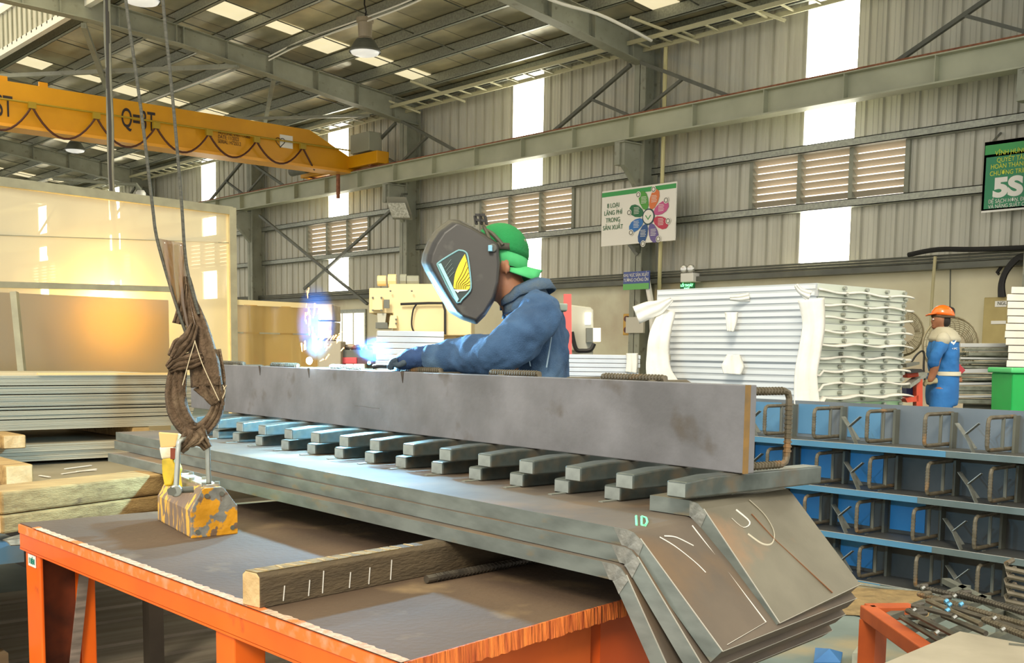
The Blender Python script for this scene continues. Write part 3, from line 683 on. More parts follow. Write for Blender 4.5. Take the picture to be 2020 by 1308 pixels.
# ---------------------------------------------------------------- spacer bars
low = [(2.056, 1.986), (2.053, 2.168), (2.054, 2.35), (2.056, 2.533), (2.066, 2.727), (2.078, 2.93), (2.088, 3.12), (2.094, 3.315), (2.100, 3.505), (2.106, 3.70), (2.125, 3.93), (2.132, 4.13), (2.145, 4.33), (2.15, 4.53)]
upp = [(1.95, 1.686), (1.974, 1.869), (1.987, 2.059), (2.003, 2.254), (2.028, 2.458), (2.045, 2.66), (2.056, 2.86), (2.062, 3.052), (2.066, 3.24), (2.07, 3.43), (2.080, 3.63), (2.100, 3.86), (2.107, 4.05), (2.12, 4.28), (2.13, 4.5)]
ORD = ['', 'second', 'third', 'fourth', 'fifth', 'sixth', 'seventh', 'eighth', 'ninth', 'tenth', 'eleventh', 'twelfth', 'thirteenth', 'fourteenth', 'fifteenth']
def spacer(x, y, z, L, label, grp, chamfer=True):
    t = thing('spacer_bar', label, 'steel bar', (x, y, z), grp)
    w, h = .058, .0452
    mb = MB()
    c = .05
    prof = [(0, 0), (L, 0), (L, h), (.10, h), (0, h - .008)] if chamfer else [(0, 0), (L, 0), (L, h), (0, h)]
    mb.prism([(x + a, y - w, z + b) for a, b in prof], (0, w, 0)); mb.build('bar', bar_m, t, bevel=.004)
    MB().box((x - .0006, y - w + .003, z + .003), (x + .0004, y - .003, z + h - .012)).build('sawn_end', mat('sawn_end', 'a5ada9', '8b938f', rough=.4, metal=.4, scale=20), t)
    return t
for i, (x, y) in enumerate(low):
    t = spacer(x, y, .9155, .42, 'lower-layer spacer bar on the top plate, %s from the right end' % (ORD[i] or 'the first'), 'lower layer of spacer bars')
    MB().box((x - .05, y - .045, .9152), (x + .01, y - .03, .918)).build('shim', galv, t)
for i, (x, y) in enumerate(upp):
    spacer(x, y, .9615, .53 if i == 0 else .45, ('upper-layer spacer bar, %s from the right end' % ORD[i]) if i else 'longest spacer bar, rightmost, sticking out past the upright plate', 'upper layer of spacer bars')

# ---------------------------------------------------------------- upright plate with rebar loops
P0, P1 = V((2.135, 1.610, 1.0085)), V((2.365, 4.99, 1.0085)); d = (P1 - P0).normalized(); nx = V((d.y, -d.x, 0))
BH, BT = .207, .034
t = thing('upright_plate', 'long upright steel plate being welded, standing on the spacer bars', 'steel plate', tuple(P0))
MB().prism([P0, P0 + nx * BT, P0 + nx * BT + UP * BH, P0 + UP * BH], P1 - P0).build('web_plate', beam_m, t, bevel=.002)
MB().prism([P0 - nx * .0015 - d * .0015, P0 + nx * .012 - d * .0015, P0 + nx * .012 - d * .0015 + UP * BH, P0 - nx * .0015 - d * .0015 + UP * BH], d * .006).build('rusty_corner', mat('rusty_corner', '8a6a34', '6f5a38', rough=.7, scale=20), t)
def loop(mb, q, out, hgt, r, up=UP, c=.018):
    a, b = q, q + up * hgt; o = out
    n_ = o.normalized()
    pts = [b, b + o - n_ * c, b + o - n_ * c * .3 - up * c * .3, b + o - up * c, a + o + up * c, a + o - n_ * c * .3 + up * c * .3, a + o - n_ * c, a]
    mb.tube(pts, r, 8)
def ribs(mb, p, q, r, step=.011):
    L = (q - p).length; n_ = int(L / step); dd = (q - p) / max(n_, 1)
    for i in range(1, n_):
        c = p + dd * i; mb.tube([c - dd * .18, c + dd * .18], r * 1.22, 7)
for i in range(11):
    s = .03 + i * .328
    q = P0 + d * s + nx * BT + UP * .012; mb = MB()
    loop(mb, q, nx * .155, BH - .028 + (.01 if i else 0), .0085)
    if i == 0:
        ribs(mb, q + nx * .135 + UP * .02, q + nx * .155 + UP * (BH - .05), .0085)
        mb = MB(); loop(mb, q, nx * .155, BH - .028, .0085); o = nx * .155
        ribs(mb, q + o + UP * .02, q + o + UP * (BH - .05), .0085); ribs(mb, q + UP * (BH - .028), q + o * .88 + UP * (BH - .028), .0085); ribs(mb, q, q + o * .88, .0085)
    mb.build('rebar_loop', rebar_m, t)
for i in range(6):      # bars lying along the back top edge
    s = .33 + i * .52; q = P0 + d * s + nx * (BT + .03) + UP * (BH + .006); e = q + d * .24
    mb = MB(); mb.tube([q - UP * .02, q, e, e - UP * .02], .009, 8); ribs(mb, q, e, .009, .012); mb.build('rebar_tie', rebar_m, t)
for k, s in enumerate((3.10, 2.62, 2.18, 1.50)):
    q = P0 + d * s; mb = MB()
    mb.prism([q + UP * (BH + .001) - nx * .0018, q + d * .02 + UP * (BH + .001) - nx * .0018, q + d * .012 + UP * (BH - .02) - nx * .0018, q + d * .006 + UP * (BH - .038) - nx * .0018], nx * .003)
    mb.build('weld_burn', mat('weld_burn', '3a3128', '4c4034', rough=.8, scale=30), t)
MB().tube([aY(680, 794, 3.47) , aX(700, 800, 2.235), aX(750, 806, 2.21)][1:], .0012, 4).build('scratch_mark', mat('scratch', '4a4640'), t)

# ---------------------------------------------------------------- timber under plates, rebar rod
wdir = V((.486, .072, 0)).normalized(); wn_ = V((-wdir.y, wdir.x, 0))
q = V((1.160, 2.130, TZ + .0005)); t = thing('timber_beam', 'dark square timber on the work table, holding up the bent plates', 'timber', tuple(q))
L = 1.05; mb = MB(); rings = []
for k in range(22):
    s = L * k / 21; c = q + wdir * s; j = lambda a: random.uniform(-a, a)
    rings.append([c + UP * 0, c + wn_ * .062, c + wn_ * .062 + UP * (.07 + j(.001)), c + wn_ * .05 + UP * (.077 + j(.0008)), c + wn_ * .012 + UP * (.077 + j(.0008)), c + UP * (.068 + j(.002))])
mb.loft(rings); mb.build('beam', wood_dark, t, bevel=.002)
mb = MB(); rings2 = []
mb.prism([q - wdir * .002 + wn_ * a + UP * b for a, b in ((.002, .002), (.060, .002), (.060, .068), (.05, .0755), (.012, .0755), (.002, .067))], wdir * .003); mb.build('end_grain', wood_pale, t, bevel=.002)
mb = MB()
for k in range(12):
    c = q + wdir * (.03 + k * .04) + UP * .0778; mb.bar(c + wn_ * .014, c + wn_ * .048 + wdir * random.uniform(-.01, .01), .006, .0016)
c0 = q + UP * .0773 + wn_ * .03
mb.build('top_slats', mat('worn_top', 'b59a66', '9c8453', rough=.9, scale=20), t)
MB().prism([q + wn_ * .01 + UP * .0765, q + wn_ * .052 + UP * .0765, q + wdir * .42 + wn_ * .052 + UP * .0765, q + wdir * .42 + wn_ * .01 + UP * .0765], UP * .0012).build('worn_top', mat('worn_top2', '94804f', '6b5a38', rough=.9, scale=24, bump=.4), t)
mb = MB()
for s in (.06, .13, .17, .25, .31, .38): mb.bar(q + wdir * s - wn_ * .001 + UP * .008, q + wdir * (s + .004) - wn_ * .001 + UP * random.uniform(.03, .06), .0016, .002)
mb.build('paint_drips', chalk, t)
p, e = V((1.600, 2.128, TZ + .011)), V((2.08, 2.18, TZ + .011)); mb = MB(); mb.tube([p, e], .0095, 10); ribs(mb, p + (e - p) * .04, e, .0092, .013)
tag(mb.build('rebar_rod', mat('dark_rebar', '5d564a', '3f3a33', rough=.5, metal=.4, scale=20)), 'single ribbed rebar rod lying on the table beside the timber', 'rebar')

# ---------------------------------------------------------------- lifting magnet
mo = V((1.448, 3.072, TZ)); ma = math.atan2(.083, .445)
Y_ = V((math.sin(ma), math.cos(ma), 0)); X_ = V((math.cos(ma), -math.sin(ma), 0))
X_ = V((.9995, .03, 0)).normalized()
t = thing('lifting_magnet', 'chipped yellow lifting magnet block standing on the table', 'lifting magnet', tuple(mo))
yelp = mat('chipped_yellow', '82827a', 'dc9a1a', rough=.6, scale=13, detail=14, lo=.48, hi=.5, bump=.3, bscale=30, c3='7b6450', s3=22, t3=(.6, .64))
yels = mat('chipped_yellow_side', '83705e', 'eab54a', rough=.65, scale=30, stretch=(1.2, 1.2, .45), lo=.5, hi=.54, c3='7d6a5c', s3=5, t3=(.5, .58), bump=.3, bscale=30)
w_, L_ = .152, .40
prof = [(0, 0), (w_, 0), (w_, .085), (w_ - .012, .10), (w_ - .042, .140), (w_ - .05, .145), (.045, .145), (.037, .14), (.006, .090), (0, .08)]
mb = MB(); mb.prism([mo + X_ * a + UP * b for a, b in prof], Y_ * L_); mb.build('body', yels, t, bevel=.004)
MB().prism([mo - Y_ * .006 + X_ * a + UP * b for a, b in prof], Y_ * .008).build('end_plate', yelp, t, bevel=.002)
for a, b in ((.02, .018), (w_ - .018, .02), (.052, .122), (w_ - .052, .125)):
    MB().tube([mo - Y_ * .009 + X_ * a + UP * b, mo - Y_ * .004 + X_ * a + UP * b], .007, 12).build('bolt', steel_dark, t)
mb = MB(); tp = mo + UP * .145
mb.prism([tp + X_ * .05 + Y_ * .02, tp + X_ * (w_ - .05) + Y_ * .02, tp + X_ * (w_ - .05) + Y_ * (L_ - .03), tp + X_ * .05 + Y_ * (L_ - .03)], UP * .006); mb.build('top_plate', mat('worn_white', 'b9ad9a', '8f8472', rough=.8, scale=30), t)
for a, s in ((.055, .03), (w_ - .055, .03), (.055, .17), (w_ - .055, .17), (.055, .32), (w_ - .055, .32)):
    MB().tube([tp + X_ * a + Y_ * s, tp + X_ * a + Y_ * s + UP * .013], .008, 6).build('bolt', galv, t)
chrome = mat('shackle_steel', 'b5b9b0', '9b9f96', rough=.3, metal=.7, scale=10)
bA = dp(347, 968, 3.165); bB = dp(412, 955, 3.30)
tA_ = dp(352, 884, 3.17); tB_ = dp(409, 876, 3.29)
t2 = thing('shackle', 'grey steel bow shackle joining the magnet to the brown sling', 'shackle', tuple(bA))
MB().tube(smoothpath([bA, bA + (tA_ - bA) * .6, tA_, tA_ + UP * .022 + (tB_ - tA_) * .12, tB_ + UP * .022 - (tB_ - tA_) * .12, tB_, bB + (tB_ - bB) * .4, bB], 5), .0075, 12).build('bow', chrome, t2, smooth=True)
ey = bA + V((0, 0, 0)); fr = (V((0, 0, CH)) - bA); fr.z = 0; fr.normalize()
MB().tube([ey - fr * .012, ey + fr * .012], .017, 18).build('eye', chrome, t2, bevel=.003)
MB().tube([ey + fr * .010 - CR * .012, ey + fr * .018 - CR * .012], .013, 6).build('nut', steel_dark, t2)
MB().tube([ey - fr * .01, ey + CR * .05 - fr * .03], .009, 10).build('pin', steel_dark, t2)
# yellow handle behind the magnet
t = thing('magnet_lever', 'yellow and white worn grip behind the magnet, above the plates', 'lever', tuple(dp(340, 955, 3.6)))
k = [dp(x, y, 3.42) for x, y in ((318, 905), (341, 902), (350, 925), (338, 958), (324, 960), (319, 935))]
MB().prism(k, CD * .06).build('grip', mat('grip_yellow', 'e2c02a', 'a8921e', rough=.6, scale=15), t, bevel=.006)
k = [dp(x, y, 3.42) for x, y in ((313, 882), (343, 880), (342, 903), (318, 906))]
MB().prism(k, CD * .05).build('white_collar', mat('grip_white', 'e6e0cc', 'c9b98c', rough=.8, scale=20), t, bevel=.005)
k = [dp(x, y, 3.42) for x, y in ((312, 852), (352, 855), (346, 882), (316, 884))]
MB().prism(k, CD * .04).build('cardboard_tag', mat('tag_tan', 'dcb878', rough=.8), t, bevel=.004)
MB().prism([dp(x, y, 3.40) for x, y in ((336, 884), (347, 884), (347, 905), (336, 906))], CD * .03).build('red_brown_clip', mat('clip_red', '7c3418', rough=.7), t)
MB().bar(dp(345, 905, 3.45), dp(352, 965, 3.42), .02, .02).build('stem', mat('grip_yellow', 'e2c02a'), t)

# ---------------------------------------------------------------- webbing sling and ropes
web = mat('brown_webbing', '6d5843', '54432f', rough=.9, scale=60, bump=.6, bscale=120, c3='88745a', s3=8, t3=(.5, .65))
ZS_ = 3.22
def ribbon(pts, widths, name, parent, m=web, th=.006, Z=ZS_, dz=None, n=6, fold=3):
    """flat band through photo points (x, y, dz); widths in px"""
    P = smoothpath([(x, y, z) for x, y, z in pts], n); Wd = lerp_list(widths, n, 0); grid = []
    for i, p in enumerate(P):
        a = P[max(i - 1, 0)]; b = P[min(i + 1, len(P) - 1)]; tx, ty = b.x - a.x, b.y - a.y; L = math.hypot(tx, ty) or 1
        nxp, nyp = -ty / L, tx / L; row = []
        for k in range(9):
            u = k / 8 - .5; w = Wd[min(i, len(Wd) - 1)]
            row.append(dp(p.x + nxp * w * u, p.y + nyp * w * u, Z + p.z + .010 * math.cos(u * math.pi * 2 * fold + i * .15) + .03 * (abs(u) ** 2)))
        grid.append(row)
    return MB().sheet(grid).build(name, m, parent, smooth=True, solid=th)
t = thing('webbing_sling', 'frayed brown webbing sling looped over the shackle above the magnet', 'sling', tuple(dp(382, 872, ZS_)))
ribbon([(352, 700, .01), (350, 730, 0), (347, 775, 0), (352, 812, 0), (370, 842, 0), (392, 856, .02)], [28, 34, 40, 40, 36, 26], 'loop_band', t)
ribbon([(424, 690, .03), (432, 745, .03), (432, 790, .02), (422, 822, .02), (402, 845, .01), (382, 852, 0)], [20, 22, 22, 26, 28, 26], 'loop_band', t)
ribbon([(368, 545, .02), (375, 590, .02), (390, 650, .01), (402, 710, 0), (408, 762, 0)], [10, 24, 42, 56, 60], 'loop_band', t, fold=5)
ribbon([(408, 755, 0), (418, 775, .005), (428, 795, .01)], [58, 40, 20], 'loop_band', t)
ribbon([(332, 728, -.01), (350, 716, -.02), (378, 712, -.02), (400, 706, -.015)], [14, 30, 30, 20], 'wrap', t, n=8)
ribbon([(340, 706, -.02), (356, 684, -.02), (372, 668, -.02), (384, 640, -.01)], [18, 34, 26, 14], 'wrap', t, n=8)
ribbon([(384, 852, -.02), (378, 862, -.03), (366, 874, -.03), (354, 888, -.03)], [44, 40, 26, 18], 'shackle_wrap', t, n=6)
ribbon([(384, 852, -.02), (392, 862, -.02), (402, 872, -.01), (410, 884, 0)], [44, 36, 22, 16], 'shackle_wrap', t, n=6)
ribbon([(356, 640, .02), (364, 600, .02), (368, 560, .02)], [30, 22, 8], 'upper_band', t)
for pts in ([(385, 672), (372, 715), (360, 760)], [(384, 672), (400, 720), (432, 790)], [(440, 760), (444, 772), (439, 786)], [(441, 768), (447, 760)]):
    MB().tube(smoothpath([dp(x, y, ZS_ - .03) for x, y in pts], 4), .0012, 5).build('loose_thread', mat('thread', 'cbbd9c', rough=.9), t)
rope = mat('wire_rope', '59584c', '3f3e35', rough=.6, metal=.3, scale=60, stretch=(1, 1, 3))
t3 = thing('hoist_rope', 'left-hand wire rope running up from the brown sling', 'rope', tuple(dp(370, 665, ZS_)), 'two wire ropes of the hoist')
MB().tube(smoothpath([dp(x, y, ZS_ + .01) for x, y in ((244, -40), (252, 30), (278, 215), (300, 400), (309, 468), (330, 545), (352, 615), (372, 672))], 4), .0048, 8).build('strand', rope, t3)
t3 = thing('hoist_rope', 'right-hand wire rope running up from the brown sling', 'rope', tuple(dp(370, 545, ZS_)), 'two wire ropes of the hoist')
MB().tube(smoothpath([dp(x, y, ZS_ + .01) for x, y in ((318, -40), (325, 40), (343, 220), (358, 400), (364, 490), (372, 545), (392, 620))], 4), .0048, 8).build('strand', rope, t3)
# torn net sleeve between the ropes
net = film_mat('net_sleeve', 'b9a184', .55, 'cdb89a')
g = []
L1 = [(309, 470), (322, 520), (336, 570), (350, 615), (362, 650)]; L2 = [(364, 480), (368, 520), (371, 560), (378, 610), (388, 650)]
for (a, b) in zip(smoothpath([(x, y, 0) for x, y in L1], 4), smoothpath([(x, y, 0) for x, y in L2], 4)):
    g.append([dp(a.x + (b.x - a.x) * u / 8, a.y + (b.y - a.y) * u / 8, ZS_ + .02 + .02 * math.sin(u * 1.3 + a.y * .03)) for u in range(9)])
tag(MB().sheet(g).build('net_sleeve', net, None, smooth=True, solid=.0015), 'thin torn net sleeve stretched between the two ropes', 'net')

# ================================================================ RACK OF EMBEDDED PLATES WITH REBAR LOOPS
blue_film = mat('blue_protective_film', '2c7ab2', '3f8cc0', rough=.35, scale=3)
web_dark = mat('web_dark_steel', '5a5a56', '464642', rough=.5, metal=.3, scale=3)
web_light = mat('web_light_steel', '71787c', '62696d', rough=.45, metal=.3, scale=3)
RX, RW = 5.735, 6.04
zrow = [.788, .524, .262, .004]
ordr = ['top', 'second', 'third', 'bottom']
for r in range(4):
    z = zrow[r]; y0, y1 = 1.95, 4.72 + .02 * r
    t = thing('embedded_plate', '%s of four stacked steel channel frames with rebar loops, on the right behind the plates' % ordr[r], 'steel frame', (RX, y0, z), 'stacked steel frames with rebar loops')
    MB().box((RX, y0, z - .018), (RW + .02, y1, z)).build('base_flange', web_dark, t)
    MB().box((RX - .003, y0, z - .030), (RX + .012, y1, z + .004)).build('front_lip', mat('lip_grey', '55605c', '687370', rough=.4, metal=.3, scale=3), t)
    MB().box((RX - .0045, (3.0, 3.15, 3.05, 3.35)[r], z - .029), (RX - .002, y1, z + .003)).build('lip_film', mat('lip_film_blue', '4c7d99', '437089', rough=.4, scale=2), t)
    MB().box((RX - .004, y0, z + .004), (RX + .004, y1, z + .006)).build('lip_bright_edge', mat('arris', 'c4c2b8', rough=.4, metal=.5), t)
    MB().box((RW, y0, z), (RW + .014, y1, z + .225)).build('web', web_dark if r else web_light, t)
    k = 0; y = y1 - .18 - .05 * (r % 2)
    while y > y0 + .1:
        q = V((RW, y, z + .022)); mb = MB(); loop(mb, q, V((-.30, 0, 0)), .172, .0108, c=.026); ribs(mb, q + V((-.3, 0, .03)), q + V((-.3, 0, .142)), .0105, .016)
        loop_o = mb.build('rebar_loop', rebar_m, t)
        mb = MB(); mb.tube([(RW - .13, y + .0, z + .022), (RW - .13, y, z + .192)], .010, 7); mb.box((RW - .05, y - .03, z), (RW, y - .015, z + .2))
        mb.box((RW - .2, y - .004, z), (RW - .17, y + .004, z + .004)); mb.build('stiffener', steel_dark, t)
        if k % 2 == 1:
            a = V((RX + .05, y + .09, z)); mb = MB()
            mb.bar(a, a + V((-.02, .04, .1)), .004, .035, up=(1, 0, 0)); mb.bar(a + V((-.02, .04, .1)), a + V((.0, -.02, .16)), .004, .035, up=(1, 0, 0))
            a2 = a + V((.05, .02, .02)); mb.bar(a2, a2 + V((.02, .12, .13)), .035, .004)
            mb.build('v_anchor', mat('anchor_steel', '7d807a', '67695f', rough=.45, metal=.3, scale=20), t)
        lim = {0: 3.75, 1: 3.5, 2: 3.45, 3: 3.6}[r]
        if y > lim:
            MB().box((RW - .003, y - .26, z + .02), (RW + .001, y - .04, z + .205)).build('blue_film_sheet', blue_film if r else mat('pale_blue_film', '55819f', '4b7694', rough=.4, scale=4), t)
        y -= .352; k += 1

# ================================================================ WHITE PANEL STACK
SX, SY = 6.36, 4.27
pan = mat('panel_white', 'b4b8ba', 'a4a9ac', rough=.4, scale=2); pan_g = mat('panel_edge_green_grey', 'bcc6b8', 'c6c9bb', rough=.45, scale=1); pan_gr = mat('panel_edge_green', '7aa37c', '8cae88', rough=.45, scale=1)
foam = mat('foam_white', 'dedbd2', 'cfccc2', rough=.95, scale=5, bump=.3)
random.seed(5)
NP_ = 26; pt = .0425; ztop = 1.765
for i in range(NP_):
    z1 = ztop - i * (pt + .0008) ; j = random.uniform(-.012, .012); j2 = random.uniform(-.01, .01) - .03 * (i > 8) * ((i % 7) / 7)
    t = thing('insulated_panel', 'thin white insulated panel in the tall stack in the centre right', 'panel', (SX, SY, z1 - pt), 'white insulated panels in the tall stack')
    yb = 5.62 + j2 + (-.10 if i > 7 else .02)
    MB().box((SX + j * .5, SY + j, z1 - pt), (7.46, yb, z1)).build('core', pan, t)
    MB().box((SX + j * .5 - .004, SY + .01, z1 - pt + .006), (SX + j * .5 + .001, yb - .01, z1 - .012)).build('face_channel', mat('panel_face', 'cdd2d5', rough=.35), t)
    MB().box((SX + .01, SY + j - .005, z1 - pt + .001), (7.45, SY + j + .001, z1 - .002)).build('end_channel', pan_gr if i > 17 else pan_g, t)
    for k, x in enumerate((6.66, 6.93, 7.19, 7.42)):
        MB().tube([(x + random.uniform(-.006, .006), SY + j - .008, z1 - pt * .5), (x, SY + j - .03, z1 - pt * .5)], .013, 8).build('corner_clip', galv, t)
base_z = ztop - NP_ * (pt + .0008)
MB().box((SX + .05, SY + .05, 0), (7.4, 5.5, base_z)).build('packing_block', wood, None)
tag(bpy.data.objects['packing_block'], 'timber packing hidden under the tall white panel stack', 'packing')
for i in range(13):       # wavy foam sheets between panels
    z = ztop - (2 * i + 1) * (pt + .0008); ph = random.uniform(0, 6); g = []
    ov = .012 + (.04 if i in (4, 8, 9, 10) else 0) * random.uniform(.6, 1.2)
    for a in range(2):
        row = []
        for k in range(29):
            x = SX - .01 + k * 1.18 / 28
            row.append((x, SY - .022 - (ov if a else 0) * (.4 + .6 * abs(math.sin(k * .35 + ph))), z + .008 * math.sin(k * .5 + ph) - (.035 * ((k < 2)) if i > 5 else 0) - (.012 if a else 0)))
        g.append(row)
    tag(MB().sheet(g).build('foam_sheet', foam, None, smooth=True, solid=.008), 'wavy white foam strip hanging out between the stacked white panels', 'foam strip', 'foam strips between the white panels')
def drape(name, label, pts, ws, Z, fold=2, parent=None, n=6, th=.006):
    o = ribbon(pts, ws, name, parent, m=foam, Z=Z, th=th, fold=fold, n=n); tag(o, label, 'foam wrap'); return o
drape('foam_wrap', 'white foam wrap hanging down the near corner of the panel stack', [(1600, 590, 0), (1605, 640, .0), (1598, 690, 0), (1590, 740, 0), (1592, 800, 0)], [52, 44, 44, 44, 52], 7.12)
drape('foam_wrap', 'white foam wrap bulging down the left end of the panel stack', [(1318, 612, .1), (1302, 660, .0), (1298, 700, 0), (1300, 735, 0), (1312, 765, 0)], [30, 42, 44, 50, 60], 7.9)
drape('foam_flap', 'white foam flap sticking out left from the top of the panel stack', [(1255, 622, 0), (1280, 612, 0), (1300, 606, 0), (1325, 590, 0)], [36, 34, 28, 8], 7.95)
drape('foam_flap', 'small curled foam flap at the top right corner of the panel stack', [(1570, 562, 0), (1580, 575, 0), (1598, 584, 0)], [6, 12, 22], 7.15)
drape('foam_pad', 'upper foam pad stuck out of the front of the panel stack', [(1440, 588, 0), (1462, 588, 0), (1478, 586, 0)], [8, 14, 16], 7.7)
drape('foam_pad', 'middle foam pad hanging from the front of the panel stack', [(1443, 616, 0), (1443, 634, 0), (1441, 654, 0)], [26, 22, 12], 7.7)
drape('foam_pad', 'lower foam pad, fan shaped, on the front of the panel stack', [(1447, 700, 0), (1446, 722, 0), (1445, 738, 0)], [24, 46, 34], 7.7)

# second stack behind the welder and the low stack to its right
def stack2(name, cat, label, grp, x0, x1, y0, y1, z0, n, th, m):
    for i in range(n):
        z = z0 + i * (th + .001)
        tag(MB().box((x0 + random.uniform(-.01, .01), y0 + random.uniform(-.01, .01), z), (x1, y1, z + th)).build(name, m, None, bevel=.003), label, cat, grp)
pal = mat('panel_silver', 'cfd3d6', 'b9bec4', rough=.35, metal=.2, scale=2)
a = dp(744, 652, 9.6); b = dp(872, 652, 9.6)
MB().prism([dp(744, 652, 9.6) - UP * 1.0, dp(876, 652, 9.6) - UP * 1.0, dp(876, 652, 10.35) - UP * 1.0, dp(744, 652, 10.35) - UP * 1.0], (0, 0, -.45)).build('packing_block', wood)
tag(bpy.data.objects['packing_block.001'], 'timber packing under the silver panel stack behind the glove', 'packing')
for i in range(11):
    P_ = [dp(x, 652, Z) for x, Z in ((742 + random.uniform(-2, 2), 9.6), (876, 9.6), (876, 10.4), (742, 10.4))]; zz = P_[0].z - .048 - i * .0505
    tag(MB().prism([V((p.x, p.y, zz)) for p in P_], (0, 0, .047)).build('silver_panel', pal, None, bevel=.004), 'silver panel in the stack behind the welder\'s glove', 'panel', 'silver panels stacked behind the welder\'s glove')
for i in range(9):
    z = 1.285 - .03 - i * .031
    P_ = [V((p.x, p.y, z)) for p in (dp(1118, 700, 8.0), dp(1262 + random.uniform(-3, 3), 700, 8.0), dp(1262, 700, 9.2), dp(1118, 700, 9.2))]
    tag(MB().prism(P_, (0, 0, .028)).build('silver_panel', pal, None, bevel=.003), 'silver sheet in the low stack just right of the welder', 'panel', 'silver sheets stacked right of the welder')
P_ = [V((p.x, p.y, 0)) for p in (dp(1118, 700, 8.0), dp(1262, 700, 8.0), dp(1262, 700, 9.2), dp(1118, 700, 9.2))]
tag(MB().prism(P_, (0, 0, .975)).build('packing_block', mat('pack_pale', 'cfd0bf', 'bfc2ae', rough=.6), None), 'pale packing block under the low silver stack', 'packing')
drape('foam_wrap', 'white foam strap over the right end of the low silver stack', [(1247, 697, 0), (1247, 715, 0), (1245, 735, 0)], [22, 22, 22], 7.96)

# ================================================================ SCREEN / CURTAIN ON THE LEFT
film = film_mat('cream_film', 'fff2cc', .42, 'fff0c8'); film2 = film_mat('tan_film', 'd9b878', .5, 'd8bd84')
A0, A1 = V((1.4, 9.58, 0)), V((5.188, 10.02, 0)); A2 = V((6.16, 10.10, 0)); da = (A1 - A0).normalized(); na = V((-da.y, da.x, 0))
t = thing('screen_partition', 'tall cream translucent welding screen in a grey frame on the left', 'screen', (A1.x, A1.y, 0))
frm = mat('screen_frame', '9a967c', '8b8770', rough=.6, scale=8)
MB().bar(A0 + UP * 2.62, A1 + UP * 2.60, .06, .075).build('top_rail', frm, t)
MB().bar(A1 + UP * 0, A1 + UP * 2.63, .07, .07, up=(1, 0, 0)).build('post', frm, t)
MB().bar(A0 + UP * 1.745, V(aY(340, 571, 9.78)), .05, .05).build('mid_rail', frm, t)
g = [[A0 + da * (i * .25) + na * .04 * math.sin(i * .8) * (1 - z / 2.7) + UP * z for i in range(int((A1 - A0).length / .25) + 1)] + [A1 + UP * z] for z in (1.0, 1.4, 1.78, 2.2, 2.58)]
MB().sheet(g).build('film', film, t, smooth=True)
e = aY(330, 571, 9.8); low_ = mat('partition_panel', 'a89f86', '9a917a', rough=.35, metal=.0, scale=1.2)
lowt = film_mat('lower_panel_film', 'b0a27e', .0, 'ffffff')
MB().prism([A0 - na * .02 + UP * .5, V((e.x, e.y - .02, .5)), V((e.x, e.y - .02, 1.72)), A0 - na * .02 + UP * 1.72], na * .01).build('lower_panel', lowt, t)
MB().bar(dp(28, 576, 9.0), dp(46, 760, 9.0), .05, .05, up=CD).build('brace', frm, t)
MB().bar(A1 + UP * 1.74, A2 + UP * 1.74, .04, .05).build('side_rail', mat('side_rail', 'dcc892', rough=.6), t)
g = [[A1.lerp(A2, u / 8) + na * .05 * math.sin(u * 1.9 + z) + UP * z for u in range(9)] for z in (.4, .8, 1.1, 1.4, 1.72)]
MB().sheet(g).build('low_curtain', film2, t, smooth=True)
MB().bar(A1 + UP * 1.45, A2 + UP * 1.45, .015, .015).build('wire', frm, t); MB().bar(A0 + UP * 2.1 - na * .01, A1 + UP * 2.3, .008, .008).build('wire', frm, t)
# added warm point light, unseen, makes the glow in the lower panel
lp = bpy.data.lights.new('work_lamp', 'POINT'); lp.energy = 150; lp.color = (1, .62, .16); lp.shadow_soft_size = .12
lo_ = bpy.data.objects.new('work_lamp', lp); COL.objects.link(lo_); lo_.location = aY(222, 622, 9.75) + V((0, .20, 0))

# ================================================================ LEFT STACKS OF SHEETS AND TIMBER
def face_rect(y, px0, py0, px1, py1):
    a = aY(px0, py0, y); b = aY(px1, py1, y); return a, b
ry = 6.0; z = .857; bund = [.052, .043, .012, .058, .040, .050]
x0, x1 = .9, 2.86
names = ['lowest', 'second', 'third, thinnest', 'fourth', 'fifth', 'topmost']
for i, h in enumerate(bund):
    t = thing('sheet_bundle', '%s bundle from below in the big sheet pile on the left' % names[i], 'sheet pile', (x1, ry, z), 'bundles of steel sheets on the left')
    nlay = max(2, int(h / .0065))
    for k in range(nlay):
        zz = z + h * k / nlay; dx = random.uniform(-.012, .006)
        sag = lambda x: .02 * (1 - (x - x0) / (x1 - x0)) * 0
        MB().box((x0, ry + random.uniform(-.006, .006), zz), (x1 + dx, ry + 1.2, zz + h / nlay * .86)).build('sheet', sheet_m, t)
    z += h + .005
mb = MB(); mb.bar((2.0, ry - .01, z + .003), (x1, ry - .01, z + .003), .02, .01); tag(mb.build('top_strip', mat('strip_warm', 'd8b878', rough=.6)), 'bright strip along the top edge of the big sheet pile', 'strip')
z = .70
for i in range(9):
    tag(MB().box((.9, 5.95 + random.uniform(-.01, .01), z), (2.9, 7.1, z + .0085)).build('loose_sheet', sheet_m, None), 'thin sheet in the lower pile under the timber block', 'sheet', 'thin sheets of the lower pile'); z += .0095
def timber(name, label, c, ax, ay, az, m=wood, endm=wood_pale, endside=None):
    t = thing(name, label, 'timber', tuple(V(c) - V(az)))
    MB().obox(c, ax, ay, az).build('beam', m, t, bevel=.008)
    if endside is not None:
        s = V(endside); e = V(c) + s * 1.0; oth = [V(q) for q in (ax, ay, az) if abs(V(q).normalized().dot(s.normalized())) < .9]
        MB().obox(e, s.normalized() * .002, oth[0] * .9, oth[1] * .9).build('end_grain', endm, t, bevel=.003)
    return t
